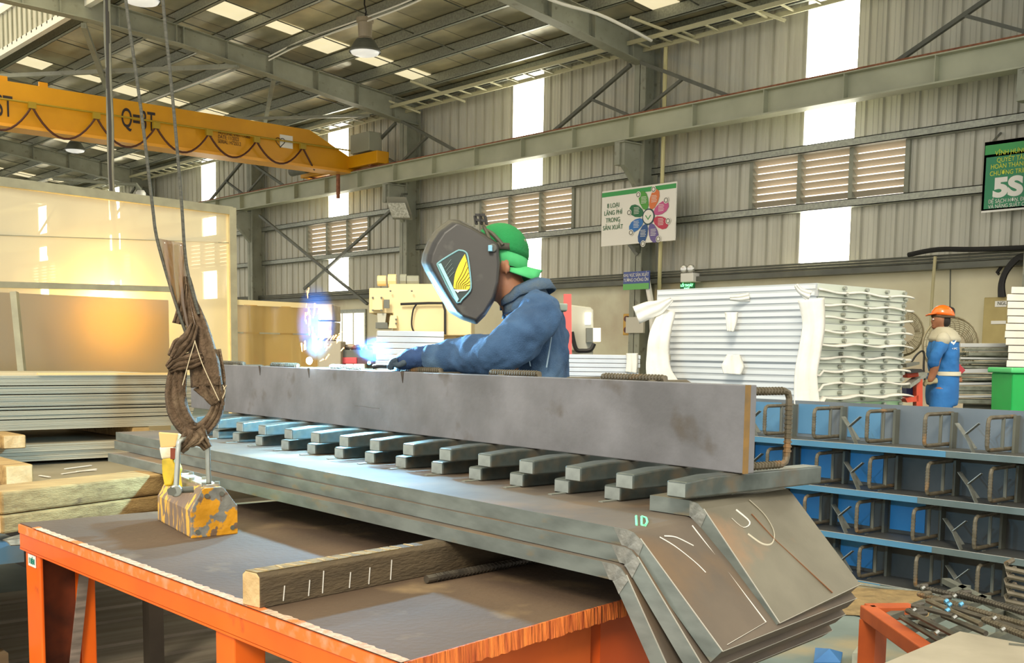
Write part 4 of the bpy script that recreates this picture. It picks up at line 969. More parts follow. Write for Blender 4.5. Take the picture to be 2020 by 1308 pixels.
pA_ = aY(38, 894, 5.7); timber('timber_block', 'short timber block between the two sheet piles, upper left', (pA_.x - .02, 6.2, .822), (.055, 0, 0), (0, .5, 0), (0, 0, .033), endside=(0, -.5, 0))
timber('timber_block', 'hidden timber block carrying the right end of the big sheet pile', (2.55, 6.5, .822), (.05, 0, 0), (0, .5, 0), (0, 0, .033))
pB_ = aY(56, 960, 5.0); timber('timber_block', 'timber block under the lower sheet pile, at the left edge', (pB_.x - .02, 5.6, pB_.z + .045), (.06, 0, 0), (0, .55, 0), (0, 0, .046), endside=(0, -.55, 0))
MB().box((.3, 4.15, pB_.z - .02), (2.7, 7.2, pB_.z - .004)).build('shelf_sheet', sheet_top); tag(bpy.data.objects['shelf_sheet'], 'grey steel sheet carrying the lower sheet pile', 'sheet')
# long timbers
L0 = V((1.168, 3.86, 0)); L1_ = V((1.86, 4.10, 0)); ld = (L1_ - L0).normalized(); ln_ = V((-ld.y, ld.x, 0)); LL = (L1_ - L0).length
for k, (z0, h, lab) in enumerate(((.664, .064, 'lower of two long pale timbers beyond the far edge of the work table'), (.7285, .0785, 'upper of two long pale timbers, directly under the left end of the lowest plate'))):
    c = L0 + ld * LL / 2 + ln_ * .1 + UP * (z0 + h / 2)
    timber('long_timber', lab, c, ld * LL / 2, ln_ * .09, UP * (h / 2 - .001), endside=tuple(-ld * LL / 2))
mb = MB(); g = [[L0 - ld * .03 + ld * s - ln_ * (.03 + .02 * k) + UP * (.655 - .012 * k + .01 * math.sin(s * 14 + k)) for s in [i * .06 for i in range(13)]] for k in range(3)]
tag(mb.sheet(g).build('crumpled_strip', mat('crumpled_silver', 'a8a294', '6f6a60', rough=.35, metal=.6, scale=20), None, solid=.004), 'crumpled silver strip under the long timbers', 'strip')
for k, (x, y, x2, y2) in enumerate(((128, 925, 180, 918), (122, 935, 190, 925), (150, 930, 190, 927), (78, 938, 98, 941))):
    tag(MB().bar(aZ(x, y, pB_.z + .001), aZ(x2, y2, pB_.z + .003), .012, .003).build('metal_sliver', chalk, None), 'bright metal sliver lying in the shadow beside the timber block', 'sliver', 'metal slivers beside the timber block')
# base under it
MB().box((.3, 3.90, .56), (1.24, 7.1, .63)).build('blue_tray', mat('blue_tray', '4f7288', '85857a', rough=.6, scale=3)); tag(bpy.data.objects['blue_tray'], 'blue and grey tray below the timbers at the left edge', 'tray')
MB().box((.35, 4.0, .24), (1.18, 7.0, .559)).build('grey_crate', mat('grey_green', '74776a', '66685c', rough=.6)); tag(bpy.data.objects['grey_crate'], 'grey-green crate under the blue tray at the left edge', 'crate')
MB().box((.30, 3.97, .0), (1.2, 7.0, .238)).build('brown_pallet', mat('brown_pal', '7a6448', '5c4a33', rough=.8, scale=5, stretch=(.3, 1, 4))); tag(bpy.data.objects['brown_pallet'], 'brown wooden pallet under the grey-green crate', 'pallet')
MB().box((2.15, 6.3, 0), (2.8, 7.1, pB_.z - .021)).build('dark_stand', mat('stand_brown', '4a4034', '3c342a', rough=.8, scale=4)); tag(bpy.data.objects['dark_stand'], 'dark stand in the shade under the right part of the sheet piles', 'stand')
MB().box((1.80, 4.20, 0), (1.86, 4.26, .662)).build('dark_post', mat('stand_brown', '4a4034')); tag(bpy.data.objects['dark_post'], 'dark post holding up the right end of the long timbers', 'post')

# ================================================================ PRESS, BOOTH THINGS BEHIND THE WELDER
cream = mat('press_cream', 'e6cf9c', 'dcc490', rough=.45, scale=2)
ZP = 10.6
def pr(pts, Z, dep, mb=None):
    mb = mb or MB(); return mb.prism([dp(x, y, Z) for x, y in pts], FD * dep)
t = thing('press_machine', 'big cream press machine behind the welder\'s mask', 'machine', tuple(dp(800, 900, ZP)))
pr([(728, 568), (767, 568), (767, 560), (930, 560), (930, 662), (775, 662), (775, 618), (728, 618)], ZP, .9).build('frame', cream, t, bevel=.01)
pr([(774, 662), (900, 662), (900, 985), (774, 985)], ZP + .1, .7).build('column', cream, t)
pr([(733, 586), (755, 586), (755, 612), (733, 612)], ZP - .06, .06).build('side_plate', cream, t, bevel=.006)
pr([(744, 618), (762, 618), (760, 636), (745, 636)], ZP - .02, .3).build('ram', mat('ram', 'a9a694', rough=.4, metal=.3), t)
pr([(741, 636), (764, 636), (766, 648), (741, 648)], ZP - .02, .3).build('tool_head', steel_dark, t)
pr([(757, 591), (768, 591), (768, 608), (757, 608)], ZP - .09, .03).build('dial', steel_dark, t)
pr([(770, 622), (783, 622), (783, 648), (766, 648)], ZP - .05, .05).build('side_plate', cream, t, bevel=.004)
for x, y in ((735, 587), (752, 587), (735, 612), (752, 612), (770, 574), (812, 574), (781, 630), (781, 638)):
    pr([(x - 1.5, y - 1.5), (x + 1.5, y - 1.5), (x + 1.5, y + 1.5), (x - 1.5, y + 1.5)], ZP - .08, .03).build('bolt', steel_dark, t)
MB().tube([dp(x, y, ZP - .05) for x, y in ((790, 600), (845, 598), (873, 598), (878, 612), (878, 660))], .012, 6).build('hose', black, t)
MB().tube(smoothpath([dp(x, y, ZP - .05) for x, y in ((822, 600), (815, 612), (812, 640), (818, 655), (835, 656))], 4), .008, 6).build('hose', black, t)
for x0, x1, h in ((745, 762, 12), (766, 782, 13), (790, 802, 13), (803, 826, 12)):
    MB().tube([dp(x0, 560 - h / 2, ZP + .2), dp(x1, 560 - h / 2, ZP + .2)], .05 if h < 13 else .06, 12).build('top_fitting', steel_grey if x0 > 785 else cream, t)
# controller on the wall side: grey console and red panel
t = thing('control_console', 'grey control console with a lit screen, right behind the welder\'s back', 'console', tuple(dp(1150, 900, 9.4)))
pr([(1126, 601), (1165, 606), (1171, 612), (1171, 690), (1126, 692)], 9.4, .25).build('housing', mat('console_grey', 'a9a796', rough=.45), t, bevel=.01)
pr([(1154, 617), (1166, 617), (1165, 640), (1154, 640)], 9.38, .02).build('screen', mat('console_screen', 'ffffff', emit='ffffff', es=1.5), t)
pr([(1157, 647), (1170, 647), (1170, 675), (1157, 675)], 9.3, .2).build('display_back', steel_dark, t)
pr([(1170, 647), (1185, 647), (1185, 674), (1170, 674)], 9.3, .15).build('display', mat('display_white', 'f5f0dc', emit='fff6e0', es=.7), t)
MB().tube(smoothpath([dp(x, y, 9.3) for x, y in ((1128, 655), (1136, 688), (1150, 692), (1165, 690), (1172, 678))], 4), .02, 6).build('arm', black, t)
pr([(1128, 690), (1170, 690), (1170, 900), (1128, 900)], 9.45, .2).build('pedestal', mat('console_grey', 'a9a796'), t)
t = tag(pr([(1112, 580), (1127, 580), (1128, 700), (1112, 700)], 9.0, .03).build('red_board', mat('red_board', 'e2504a', rough=.5), None), 'tall red board behind the welder\'s back', 'board')
pr([(1232, 626), (1244, 626), (1244, 658), (1232, 658)], 0, 0) if False else None
p = aX(1238, 642, 12.95)
t = thing('push_button_box', 'yellow push button box by the near column', 'switch box', tuple(p))
MB().box((p.x, p.y - .10, p.z - .15), (p.x + .1, p.y + .10, p.z + .18)).build('case', mat('button_yellow', 'cfa24a', rough=.5), t, bevel=.01)
for dz in (.1, -.07): MB().tube([p + UP * dz, p + UP * dz + V((-.04, 0, 0))], .045, 14).build('button', mat('button_red', '5a2420', rough=.4), t)
MB().box((12.80, 11.62, p.z - .12), (12.84, 11.98, p.z + .12)).build('notice_plate', mat('notice_grey', 'c9c5b8', rough=.5)); tag(bpy.data.objects['notice_plate'], 'small pale notice plate on the near column beside the button box', 'sign')
# barrel-like wrapped boxes and grey cabinet behind the arc
t = thing('wrapped_carton', 'upper plastic-wrapped carton behind the sparks', 'carton', tuple(dp(637, 650, 11)))
pr([(592, 600), (655, 600), (656, 632), (592, 632)], 12.3, .6).build('box', mat('carton', 'c4b497', 'a5967b', rough=.7, scale=6, bump=.6, bscale=8), t, bevel=.01)
tag(pr([(592, 634), (655, 634), (654, 668), (592, 668)], 12.3, .6).build('wrapped_carton', mat('carton', 'c4b497'), None, bevel=.01), 'lower plastic-wrapped carton behind the sparks', 'carton')
tag(pr([(594, 669), (653, 669), (653, 921), (594, 921)], 12.35, .5).build('carton_stand', mat('stand_grey', '8c8776', rough=.7), None), 'grey-brown stand below the wrapped cartons', 'stand')
tag(pr([(628, 673), (673, 673), (671, 960), (628, 960)], 10.4, .3).build('grey_cabinet', mat('cabinet_grey', '9b927d', rough=.5), None, bevel=.01), 'plain grey-beige cabinet just right of the arc', 'cabinet')
t = thing('parts_trolley', 'red trolley loaded with odd parts behind the small blue arc', 'trolley', tuple(dp(705, 760, 10.5)))
pr([(674, 705), (704, 705), (704, 718), (674, 718)], 10.5, .6).build('body', mat('trolley_red', 'd24a50', rough=.5), t, bevel=.01)
pr([(674, 690), (736, 690), (736, 705), (674, 705)], 10.52, .6).build('shelf', steel_dark, t)
pr([(704, 705), (736, 705), (736, 718), (704, 718)], 10.52, .6).build('drawer', mat('trolley_dark', '5a3a44', rough=.5), t)
for x in (676, 730): MB().tube([dp(x, 716, 10.6), dp(x, 716, 10.6) * 1 - UP * (dp(x, 716, 10.6).z - .02)], .03, 8).build('leg', steel_dark, t)
random.seed(9)
for i in range(8):
    x = 677 + i * 7.5; q = dp(x, 686 - (i % 3), 10.7)
    o = MB().ell(q, V((.05, 0, 0)), V((0, .05, 0)), V((0, 0, .028)), 8, 6).build('loose_part', mat(['part_a', 'part_b', 'part_c'][i % 3], ['8a5a52', '6a5f58', 'b0a090'][i % 3], rough=.5, metal=.3), None)
    tag(o, 'small machined part heaped on the red trolley', 'part', 'small parts on the red trolley')
# bright doors in the lower wall
t = thing('door_1', None, None, (13.1, 20.2, 0)); tag(t, kind='structure')
a, b = aX(656, 612, 13.15), aX(722, 612, 13.15)
MB().box((13.13, b.y, 0), (13.17, a.y, a.z)).build('door_frame', galv, t)
for i in range(3):
    w = (a.y - b.y) / 3; MB().box((13.11, b.y + w * i + .04, .9), (13.125, b.y + w * (i + 1) - .04, a.z - .08)).build('pane', mat('door_daylight', 'fff8e6', emit='fff6df', es=1.6), t)

# ================================================================ RIGHT-HAND BACKGROUND
# electrical cabinet
t = thing('electrical_cabinet', 'tan electrical cabinet mounted on the cream wall at the right', 'cabinet', (12.95, 6.3, 1.47))
a, b = aX(1941, 587, 12.95), aX(2010, 682, 12.95); zt_, zb_ = aX(1941, 587, 12.95).z, aX(1938, 682, 12.95).z
MB().box((12.95, b.y, zb_), (13.17, a.y, zt_)).build('case', mat('cabinet_tan', 'b3a26a', 'a89760', rough=.5), t, bevel=.01)
for (x0, y0, x1, y1) in ((1963, 594, 1985, 605), (1955, 633, 1984, 639)):
    p0, p1 = aX(x0, y0, 12.94), aX(x1, y1, 12.94); MB().box((12.94, p1.y, p1.z), (12.95, p0.y, p0.z)).build('label', white, t)
text('NGUỒN', .06, aX(1967, 602, 12.935), SR, SU, steel_dark, t, sx=.9)
mb = MB()
for k in range(4):
    mb.tube(smoothpath([aX(1972 + k * 3, 586, 12.9), aX(1973 + k * 2, 560, 12.9), aX(1982 + k * 2, 535, 12.9), aX(2000 + k * 3, 512, 12.9), aX(2020, 502 + 3 * k, 12.9), aX(2060, 494 + 3 * k, 12.9)], 4), .022, 6)
tag(mb.build('power_cable', black), 'thick dark power cables curving down into the tan cabinet', 'cable')
tag(MB().tube(smoothpath([aX(1845, 506, 12.95), aX(1838, 600, 12.95), aX(1833, 760, 12.95)], 3), .02, 8).build('thin_pipe', mat('pipe_cream', 'b9b088')), 'thin pale pipe running down the wall behind the worker', 'pipe')
tag(MB().tube([aX(1875, 520, 13.1), aX(1873, 700, 13.1)], .008, 6).build('thin_cable', steel_dark), 'thin cable down the wall just right of the thin pipe', 'cable')
tag(MB().tube([aX(1977, 524, 13.1), aX(1967, 538, 13.1), aX(1971, 541, 13.1)], .02, 6).build('wall_hook', black), 'small black hook on the wall above the tan cabinet', 'hook')
# fans
fanw = mat('fan_wire', '8f866c', rough=.4, metal=.4)
def fan(px, py, rpx, Z, label):
    c = dp(px, py, Z); r = rpx / F * Z; t = thing('industrial_fan', label, 'fan', (c.x, c.y, 0), 'pedestal fans by the wall')
    mb = MB()
    for k in range(14):
        rr = r * (k + 1) / 14; dd = .10 * math.sqrt(max(0, 1 - (rr / r) ** 2))
        mb.tube([c - FD * dd + FR * rr * math.cos(a * math.pi / 14) + UP * rr * math.sin(a * math.pi / 14) for a in range(29)], .0035 if k < 13 else .010, 4, cap=False)
    mb.build('wire_guard', fanw, t)
    mb = MB()
    for k in range(24):
        a = k * math.pi / 12; mb.tube([c - FD * .1 + FR * .06 * math.cos(a) + UP * .06 * math.sin(a), c - FD * .06 + FR * r * .75 * math.cos(a + .25) + UP * r * .75 * math.sin(a + .25), c + FR * r * math.cos(a + .35) + UP * r * math.sin(a + .35)], .003, 4)
    mb.build('guard_spokes', fanw, t)
    for k in range(3):
        a = k * 2.094 + .4; g = []
        for i in range(6):
            u = .1 + .75 * i / 5; g.append([c + FD * .03 + (FR * math.cos(a + s) + UP * math.sin(a + s)) * r * u + FD * .04 * s for s in (-.35, 0, .35)])
        MB().sheet(g).build('blade', mat('fan_blade', 'a89f86', rough=.5), t, smooth=True, solid=.004)
    MB().tube([c - FD * .11, c + FD * .2], .09, 16).build('motor_hub', mat('fan_hub', '9c937c', rough=.5), t)
    MB().tube([c + FD * .12, V((c.x, c.y, 0.02)) + FD * .12], .025, 10).build('pole', steel_dark, t)
    MB().tube([V((c.x, c.y, 0)) + FD * .12, V((c.x, c.y, .04)) + FD * .12], .25, 20).build('foot', steel_dark, t)
fan(1777, 657, 45, 10.6, 'left pedestal fan, half hidden behind the panel stack')
fan(1875, 681, 55, 10.3, 'right pedestal fan, behind the worker with the orange helmet')
# stacked profiles
prof_m = mat('aluminium_profile', '9da39a', '7e8479', rough=.35, metal=.5, scale=3, stretch=(1, 8, 8))
random.seed(21)
Zp = 9.6
for i in range(34):
    row = i % 14; col = i // 14
    y = 682 + row * 8.5; z = dp(1950, y, Zp).z; x0 = 1878 + random.uniform(-14, 14) + (22 if row < 4 else 0); x1 = 2035
    h = random.uniform(.012, .028)
    a = dp(x0, 700, Zp + col * .16); b = dp(x1, 700, Zp + col * .16)
    tag(MB().bar(V((a.x, a.y, z)), V((b.x, b.y, z + random.uniform(-.01, .02))), .07, h * 1.4).build('metal_profile', prof_m if i % 3 else pal, None, bevel=.003), 'long silver metal profile in the pile behind the green bin', 'profile', 'silver metal profiles in the pile behind the green bin')
P_ = [V((p.x, p.y, 0)) for p in (dp(1905, 700, Zp + .02), dp(2040, 700, Zp + .02), dp(2040, 700, Zp + .5), dp(1905, 700, Zp + .5))]
tag(MB().prism(P_, (0, 0, dp(1950, 795, Zp).z - .02)).build('profile_rack', steel_dark), 'dark rack carrying the silver profiles', 'rack')
for i in range(11):
    y = 566 + i * 14.5; z = dp(2000, y, 8.9).z; j = random.uniform(-5, 5)
    P_ = [V((p.x, p.y, z)) for p in (dp(1990 + j, 600, 8.9), dp(2060, 600, 8.9), dp(2060, 600, 9.6), dp(1990 + j, 600, 9.6))]
    tag(MB().prism(P_, (0, 0, -.052)).build('white_block', mat('white_block', 'e3ded2', 'd5d0c4', rough=.8), None, bevel=.004), 'white board in the stack cut by the right edge', 'board', 'white boards stacked at the right edge')
P_ = [V((p.x, p.y, 0)) for p in (dp(1995, 600, 8.95), dp(2060, 600, 8.95), dp(2060, 600, 9.55), dp(1995, 600, 9.55))]
tag(MB().prism(P_, (0, 0, dp(2000, 566 + 10 * 14.5, 8.9).z - .054)).build('board_stand', steel_grey), 'grey stand below the white boards at the right edge', 'stand')
# green bin
gb = mat('bin_green', '17a34a', '149a44', rough=.4)
c = dp(2022, 800, 7.4); t = thing('green_bin', 'bright green plastic bin at the right edge', 'bin', (c.x, c.y, 0)); zt_ = dp(2022, 736, 7.4).z
rings = []
for z, s in ((0, .78), (zt_ * .5, .9), (zt_, 1.0)):
    rings.append([V((c.x, c.y, z)) + FR * .165 * s * a + FD * .165 * s * b for a, b in ((-1, -1), (1, -1), (1, 1), (-1, 1))])
MB().loft(rings).build('body', gb, t, bevel=.012)
MB().prism([V((c.x, c.y, zt_)) + FR * .185 * a + FD * .185 * b for a, b in ((-1, -1), (1, -1), (1, 1), (-1, 1))], (0, 0, .035)).build('rim', mat('bin_rim', '4cba6c', rough=.4), t, bevel=.01)
MB().obox(V((c.x, c.y, zt_ - .03)) - FD * .18 , FR * .006, FD * .006, UP * .02).build('handle_slot', black, t)
# orange trolley jack beside the panel stack
t = thing('lifting_trolley', 'orange lifting trolley between the panel stack and the worker', 'trolley', tuple(dp(1810, 800, 8.4)))
oj = mat('jack_orange', 'c8492a', 'b03f22', rough=.5)
pr([(1808, 748), (1820, 748), (1820, 1030), (1808, 1030)], 8.4, .08).build('upright', oj, t)
pr([(1786, 733), (1812, 733), (1814, 743), (1790, 746)], 8.35, .2).build('orange_head', oj, t, bevel=.01)
pr([(1788, 730), (1818, 728), (1822, 734), (1790, 737)], 8.3, .2).build('black_pad', black, t)
MB().bar(dp(1788, 762, 8.3), dp(1822, 738, 8.5), .06, .03).build('steel_arm', galv, t)
pr([(1788, 718), (1814, 714), (1814, 719), (1788, 725)], 8.45, .15).build('upper_bar', steel_dark, t)
pr([(1788, 762), (1807, 762), (1807, 785), (1788, 785)], 8.5, .1).build('blue_unit', mat('unit_blue', '31447e', rough=.5), t)
pr([(1786, 786), (1812, 780), (1812, 792), (1790, 794)], 8.4, .3).build('cross_member', oj, t)
pr([(1796, 1018), (1820, 1018), (1820, 1032), (1796, 1032)], 8.35, .3).build('foot', oj, t)
MB().tube(smoothpath([dp(x, y, 8.6) for x, y in ((1795, 720), (1808, 700), (1822, 694), (1822, 730), (1826, 760))], 4), .008, 6).build('cable', black, t)
# bottom right: small orange trestle with rebar hooks, pale plate corner, floor litter
t = thing('orange_trestle', 'small orange trestle heaped with rebar ties, lower right', 'trestle', tuple(dp(1735, 1320, 3.2)))
TZ2 = .46
q = [aZ(1711, 1207, TZ2), aZ(1800, 1206, TZ2), aZ(2100, 1330, TZ2), aZ(1826, 1288, TZ2)]
u = (q[3] - q[0]).normalized()
MB().bar(q[0], q[0] + u * .95, .05, .045).build('side_rail', mat('trestle_orange', 'b5541f', '9c4418', rough=.6, scale=8), t, bevel=.004)
MB().bar(q[0], q[1], .06, .045).build('end_rail', mat('trestle_orange', 'd4622a'), t, bevel=.004)
a = q[0] + u * .06 + V((.02, .01, 0)); MB().box((a.x - .02, a.y - .02, 0), (a.x + .05, a.y + .04, TZ2 - .02)).build('leg', mat('trestle_orange', 'd4622a'), t)
a = q[0] + u * .9 + V((.35, 0, 0)); MB().box((a.x - .02, a.y - .02, 0), (a.x + .05, a.y + .04, TZ2 - .02)).build('leg', mat('trestle_orange', 'd4622a'), t)
MB().bar(q[0] + u * .9, q[0] + u * .9 + V((.6, .05, 0)), .05, .045).build('end_rail', mat('trestle_orange', 'd4622a'), t)
MB().bar(q[0] + V((.7, .1, 0)), q[0] + u * .95 + V((.7, .1, 0)), .03, .02).build('slat', steel_dark, t)
for i in range(5): MB().bar(q[0] + u * (.12 + i * .17), q[0] + u * (.12 + i * .17) + V((.72, .08, 0)), .03, .02).build('slat', steel_dark, t)
random.seed(33)
rdark = mat('rebar_dark', '5e594f', '46423a', rough=.5, metal=.5, scale=20)
lines = [(1810, 1158, 2040, 1208), (1812, 1172, 2040, 1238), (1830, 1185, 1935, 1232), (1790, 1205, 1900, 1262), (1778, 1218, 1860, 1268), (1850, 1180, 1960, 1216), (1880, 1200, 2040, 1250), (1800, 1195, 1880, 1215), (1815, 1230, 1900, 1262), (1860, 1215, 1945, 1250), (1940, 1222, 2040, 1262), (1800, 1212, 1835, 1226), (1838, 1250, 1868, 1272), (1890, 1170, 2040, 1215)]
for i, (x0, y0, x1, y1) in enumerate(lines):
    z = TZ2 + .035 + .012 * (i % 4); a, b = aZ(x0, y0, z), aZ(x1, y1, z - .004); mb = MB()
    d_ = (b - a).normalized(); s_ = V((-d_.y, d_.x, 0))
    mb.tube([a + s_ * .05, a + s_ * .008, a, b], .0085, 7)
    if i in (0, 1, 10, 13): ribs(mb, a, b, .0085, .012)
    o = mb.build('rebar_tie', rdark if i not in (1, 2, 10) else rebar_m, None)
    tag(o, 'bent rebar tie in the heap on the orange trestle', 'rebar tie', 'bent rebar ties heaped on the orange trestle')
for i, (x, y) in enumerate(((1864, 1188), (1870, 1195), (1893, 1194), (1866, 1206), (1818, 1162), (1880, 1178), (1958, 1222), (1800, 1206), (1865, 1262), (1845, 1250), (1975, 1244), (1880, 1220))):
    q_ = aZ(x, y, TZ2 + .07)
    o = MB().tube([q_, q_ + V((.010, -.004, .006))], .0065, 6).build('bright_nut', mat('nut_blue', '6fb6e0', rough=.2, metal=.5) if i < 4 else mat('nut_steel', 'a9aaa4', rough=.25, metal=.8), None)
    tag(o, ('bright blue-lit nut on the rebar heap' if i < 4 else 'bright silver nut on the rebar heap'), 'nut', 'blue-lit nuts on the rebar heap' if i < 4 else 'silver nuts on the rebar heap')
# hooks bundle, right edge behind
for i in range(6):
    a = aX(1985 + (i % 2) * 4, 1112 + i * 16, 4.6); b = a + V((.10, -.45, -.05)); mb = MB()
    mb.tube([a + V((.1, .02, 0)), a, a + V((0, 0, -.02)), b + V((0, 0, -.02))], .011, 7)
    tag(mb.build('rebar_hook', rebar_m, None), 'bent rebar hook in the pile at the right edge', 'rebar hook', 'rebar hooks piled at the right edge')
a = aX(2000, 1215, 4.6); tag(MB().box((a.x - .05, a.y - .6, 0), (a.x + .2, a.y + .05, a.z - .02)).build('hook_crate', steel_dark), 'dark crate under the rebar hooks at the right edge', 'crate')
# pale plate corner
PZ = .60; P_ = [aZ(1690, 1330, PZ), aZ(1893, 1245, PZ), aZ(2140, 1292, PZ), aZ(1960, 1420, PZ)]
t = thing('pale_plate', 'pale scuffed steel plate cut by the bottom right corner', 'steel plate', tuple(P_[1]))
MB().prism(P_, (0, 0, -.02)).build('plate', mat('pale_plate', 'b3ab98', '9a9280', rough=.5, metal=.2, scale=4, c3='7f7766', s3=6, t3=(.6, .7)), t, bevel=.002)
MB().bar(aZ(1990, 1270, PZ + .002), aZ(2040, 1275, PZ + .002), .008, .003).build('dark_strip', steel_dark, t)
for i in (0, 1, 2, 3): p = P_[i].lerp((P_[0] + P_[2]) / 2, .25); MB().box((p.x - .02, p.y - .02, 0), (p.x + .02, p.y + .02, PZ - .02)).build('leg', steel_dark, t)
# floor litter
p = aZ(1632, 1300, 0); t = tag(MB().prism([aZ(1608, 1283, .01), aZ(1636, 1285, .05), aZ(1662, 1292, .01), aZ(1658, 1312, .01), aZ(1605, 1312, .01)], (0, 0, .012)).build('blue_scrap', mat('blue_scrap', '3f74a8', '2d5f94', rough=.5), None), 'blue plastic scrap on the floor by the bottom edge', 'scrap')
tag(MB().prism([aZ(1680, 1312, .0), aZ(1695, 1292, .0), aZ(1712, 1296, .0), aZ(1716, 1312, .0)], (0, 0, .05)).build('grey_block', steel_grey), 'grey block on the floor beside the blue scrap', 'block')
tag(MB().tube([aZ(1690, 1152, .01), aZ(1810, 1167, .01)], .006, 5).build('thin_rod', galv), 'thin bright rod on the floor in front of the steel frames', 'rod')
g = []
random.seed(2)
for i in range(7):
    g.append([aZ(1660 + j * 22 + random.uniform(-4, 4), 1158 + i * 9 + j * 1.2, .004 + random.uniform(0, .012)) for j in range(9)])
tag(MB().sheet(g).build('brown_paper', mat('brown_paper', '9c8358', '7a6644', rough=.9, scale=9, bump=.5), None, solid=.003), 'crumpled brown paper on the floor between the plates and the trestle', 'paper')

# ================================================================ THE WELDER
Z0 = 3.9
def pw(x, y, dz=0.0): return dp(x, y, Z0 + dz)
sk = Z0 / F
denim = mat('denim_blue', '3c5c80', '2d4868', rough=.9, scale=10, bump=.25, bscale=220, c3='557088', s3=4, t3=(.52, .68))
denim_d = mat('denim_dark', '2b4670', '223a60', rough=.9, scale=8, bump=.2, bscale=220)
skin = mat('skin_tan', '9a6a4c', '8a5a3e', rough=.6, scale=12)
def limb(mb, pts, rad, Zf=pw, n=6, sides=18, depth=1.0, s=sk):
    """tapered limb through (x, y, dz) with radii in px"""
    P = smoothpath([Zf(*p) for p in pts], n); Rr = lerp_list([r * s for r in rad], n, 0)
    P = [P[0] + (P[0] - P[1]).normalized() * Rr[0] * .6] + P + [P[-1] + (P[-1] - P[-2]).normalized() * Rr[-1] * .6]
    Rr = [Rr[0] * .55] + Rr + [Rr[-1] * .55]
    return mb.tube(P, Rr, sides)
def torso(mb, rings, Zf=pw, s=sk, n=5, sides=24):
    """rings (x, y, dz, half width px, half depth px)"""
    P = smoothpath([(r[0], r[1], r[2]) for r in rings], n); hw = lerp_list([r[3] for r in rings], n, 0); hd = lerp_list([r[4] for r in rings], n, 0); out = []
    for p, a, b in zip(P, hw, hd):
        c = Zf(p.x, p.y, p.z); out.append([c + FR * a * s * math.cos(2 * math.pi * k / sides) + FD * b * s * math.sin(2 * math.pi * k / sides) for k in range(sides)])
    return mb.loft(out)
def folds(o, strength=.012, size=.06, name='fold'):
    tx = bpy.data.textures.get(name) or bpy.data.textures.new(name, 'CLOUDS'); tx.noise_scale = size; tx.noise_depth = 2
    md = o.modifiers.new('folds', 'DISPLACE'); md.texture = tx; md.strength = strength; md.mid_level = .5; md.texture_coords = 'LOCAL'
    return o
# body: one continuous skin surface
mb = MB()
mb.ell(pw(985, 522), CR * 52 * sk, CD * 46 * sk, (UP * .93 + CR * .25) * 66 * sk, 20, 14)
mb.ell(pw(968, 560), CR * 30 * sk, CD * 34 * sk, UP * 34 * sk, 16, 10)
limb(mb, [(998, 560, 0), (1018, 592, 0), (1042, 622, 0)], [33, 34, 40])
torso(mb, [(1046, 600, 0, 36, 70), (1050, 660, 0, 52, 92), (1048, 740, 0, 54, 84), (1046, 820, 0, 56, 84), (1046, 880, 0, 54, 82)])
for sd in (-1, 1):
    limb(mb, [(1052, 620, .115 * sd), (1062, 630, .19 * sd), (985 if sd < 0 else 975, 698, .24 * sd), (888 if sd < 0 else 880, 712, .02 + .10 * sd), (838 if sd < 0 else 832, 712, -.02 + .04 * sd)], [28, 34, 26, 20, 16])
    limb(mb, [(1046, 870, .09 * sd), (1040 + 8 * sd, 1030, .10 * sd), (1046, 1160, .11 * sd), (1052, 1330, .11 * sd), (1054, 1400, .11 * sd)], [44, 40, 30, 24, 20])
    limb(mb, [(1060, 1412, .11 * sd), (1015, 1420, .11 * sd)], [18, 14])
# ear, jaw and nose
mb.ell(pw(1000, 530, -.085), CR * 7 * sk, CD * 4 * sk, UP * 13 * sk, 10, 8)
mb.ell(pw(936, 556), CR * 10 * sk, CD * 9 * sk, UP * 12 * sk, 10, 8)
floorz = min(v.z for v in mb.v)
body = mb.build('person', skin, None, remesh=.009)
sm = body.modifiers.new('smooth', 'SMOOTH'); sm.factor = .6; sm.iterations = 3
tag(body, 'welder in blue denim with black mask and green cap, leaning over the upright plate', 'person')
# eyes/mouth hidden behind the mask
for sd in (-1, 1): MB().ell(pw(934, 530, .03 * sd), CR * 5 * sk, CD * 6 * sk, UP * 5 * sk, 10, 8).build('eye', white, body, smooth=True)
hair = MB().ell(pw(1000, 530), CR * 33 * sk, CD * 41 * sk, UP * 26 * sk, 18, 12); o = hair.build('hair', mat('hair_black', '1e1712', rough=.8), body, smooth=True)
# jacket
mb = MB()
torso(mb, [(1040, 588, 0, 34, 50), (1056, 605, 0, 50, 100), (1060, 660, 0, 62, 112), (1062, 720, 0, 60, 104), (1060, 800, 0, 62, 102), (1056, 880, 0, 62, 104)])
for sd in (-1, 1):
    limb(mb, [(1060, 612, .13 * sd), (1066, 622, .20 * sd), (1030, 662, .24 * sd), (985, 698, .25 * sd), (930, 700, .02 + .17 * sd), (880, 706, .02 + .10 * sd), (846, 708, -.01 + .06 * sd)], [36, 42, 44, 42, 37, 32, 27])
for k in range(9):     # rolled cloth folds along the near sleeve
    x = 862 + k * 17; mb.tube([pw(x - 6, 682 - k * 1.5, -.02 - .018 * k), pw(x + 6, 700, -.075 - .02 * k), pw(x + 2 + 4 * (k % 2), 722, -.06 - .02 * k)], 5.5 * sk, 7)
jk = mb.build('jacket', denim, body, remesh=.008)
md = jk.modifiers.new('smooth', 'SMOOTH'); md.factor = .5; md.iterations = 3
folds(jk, .03, .075, 'jacket_folds'); 
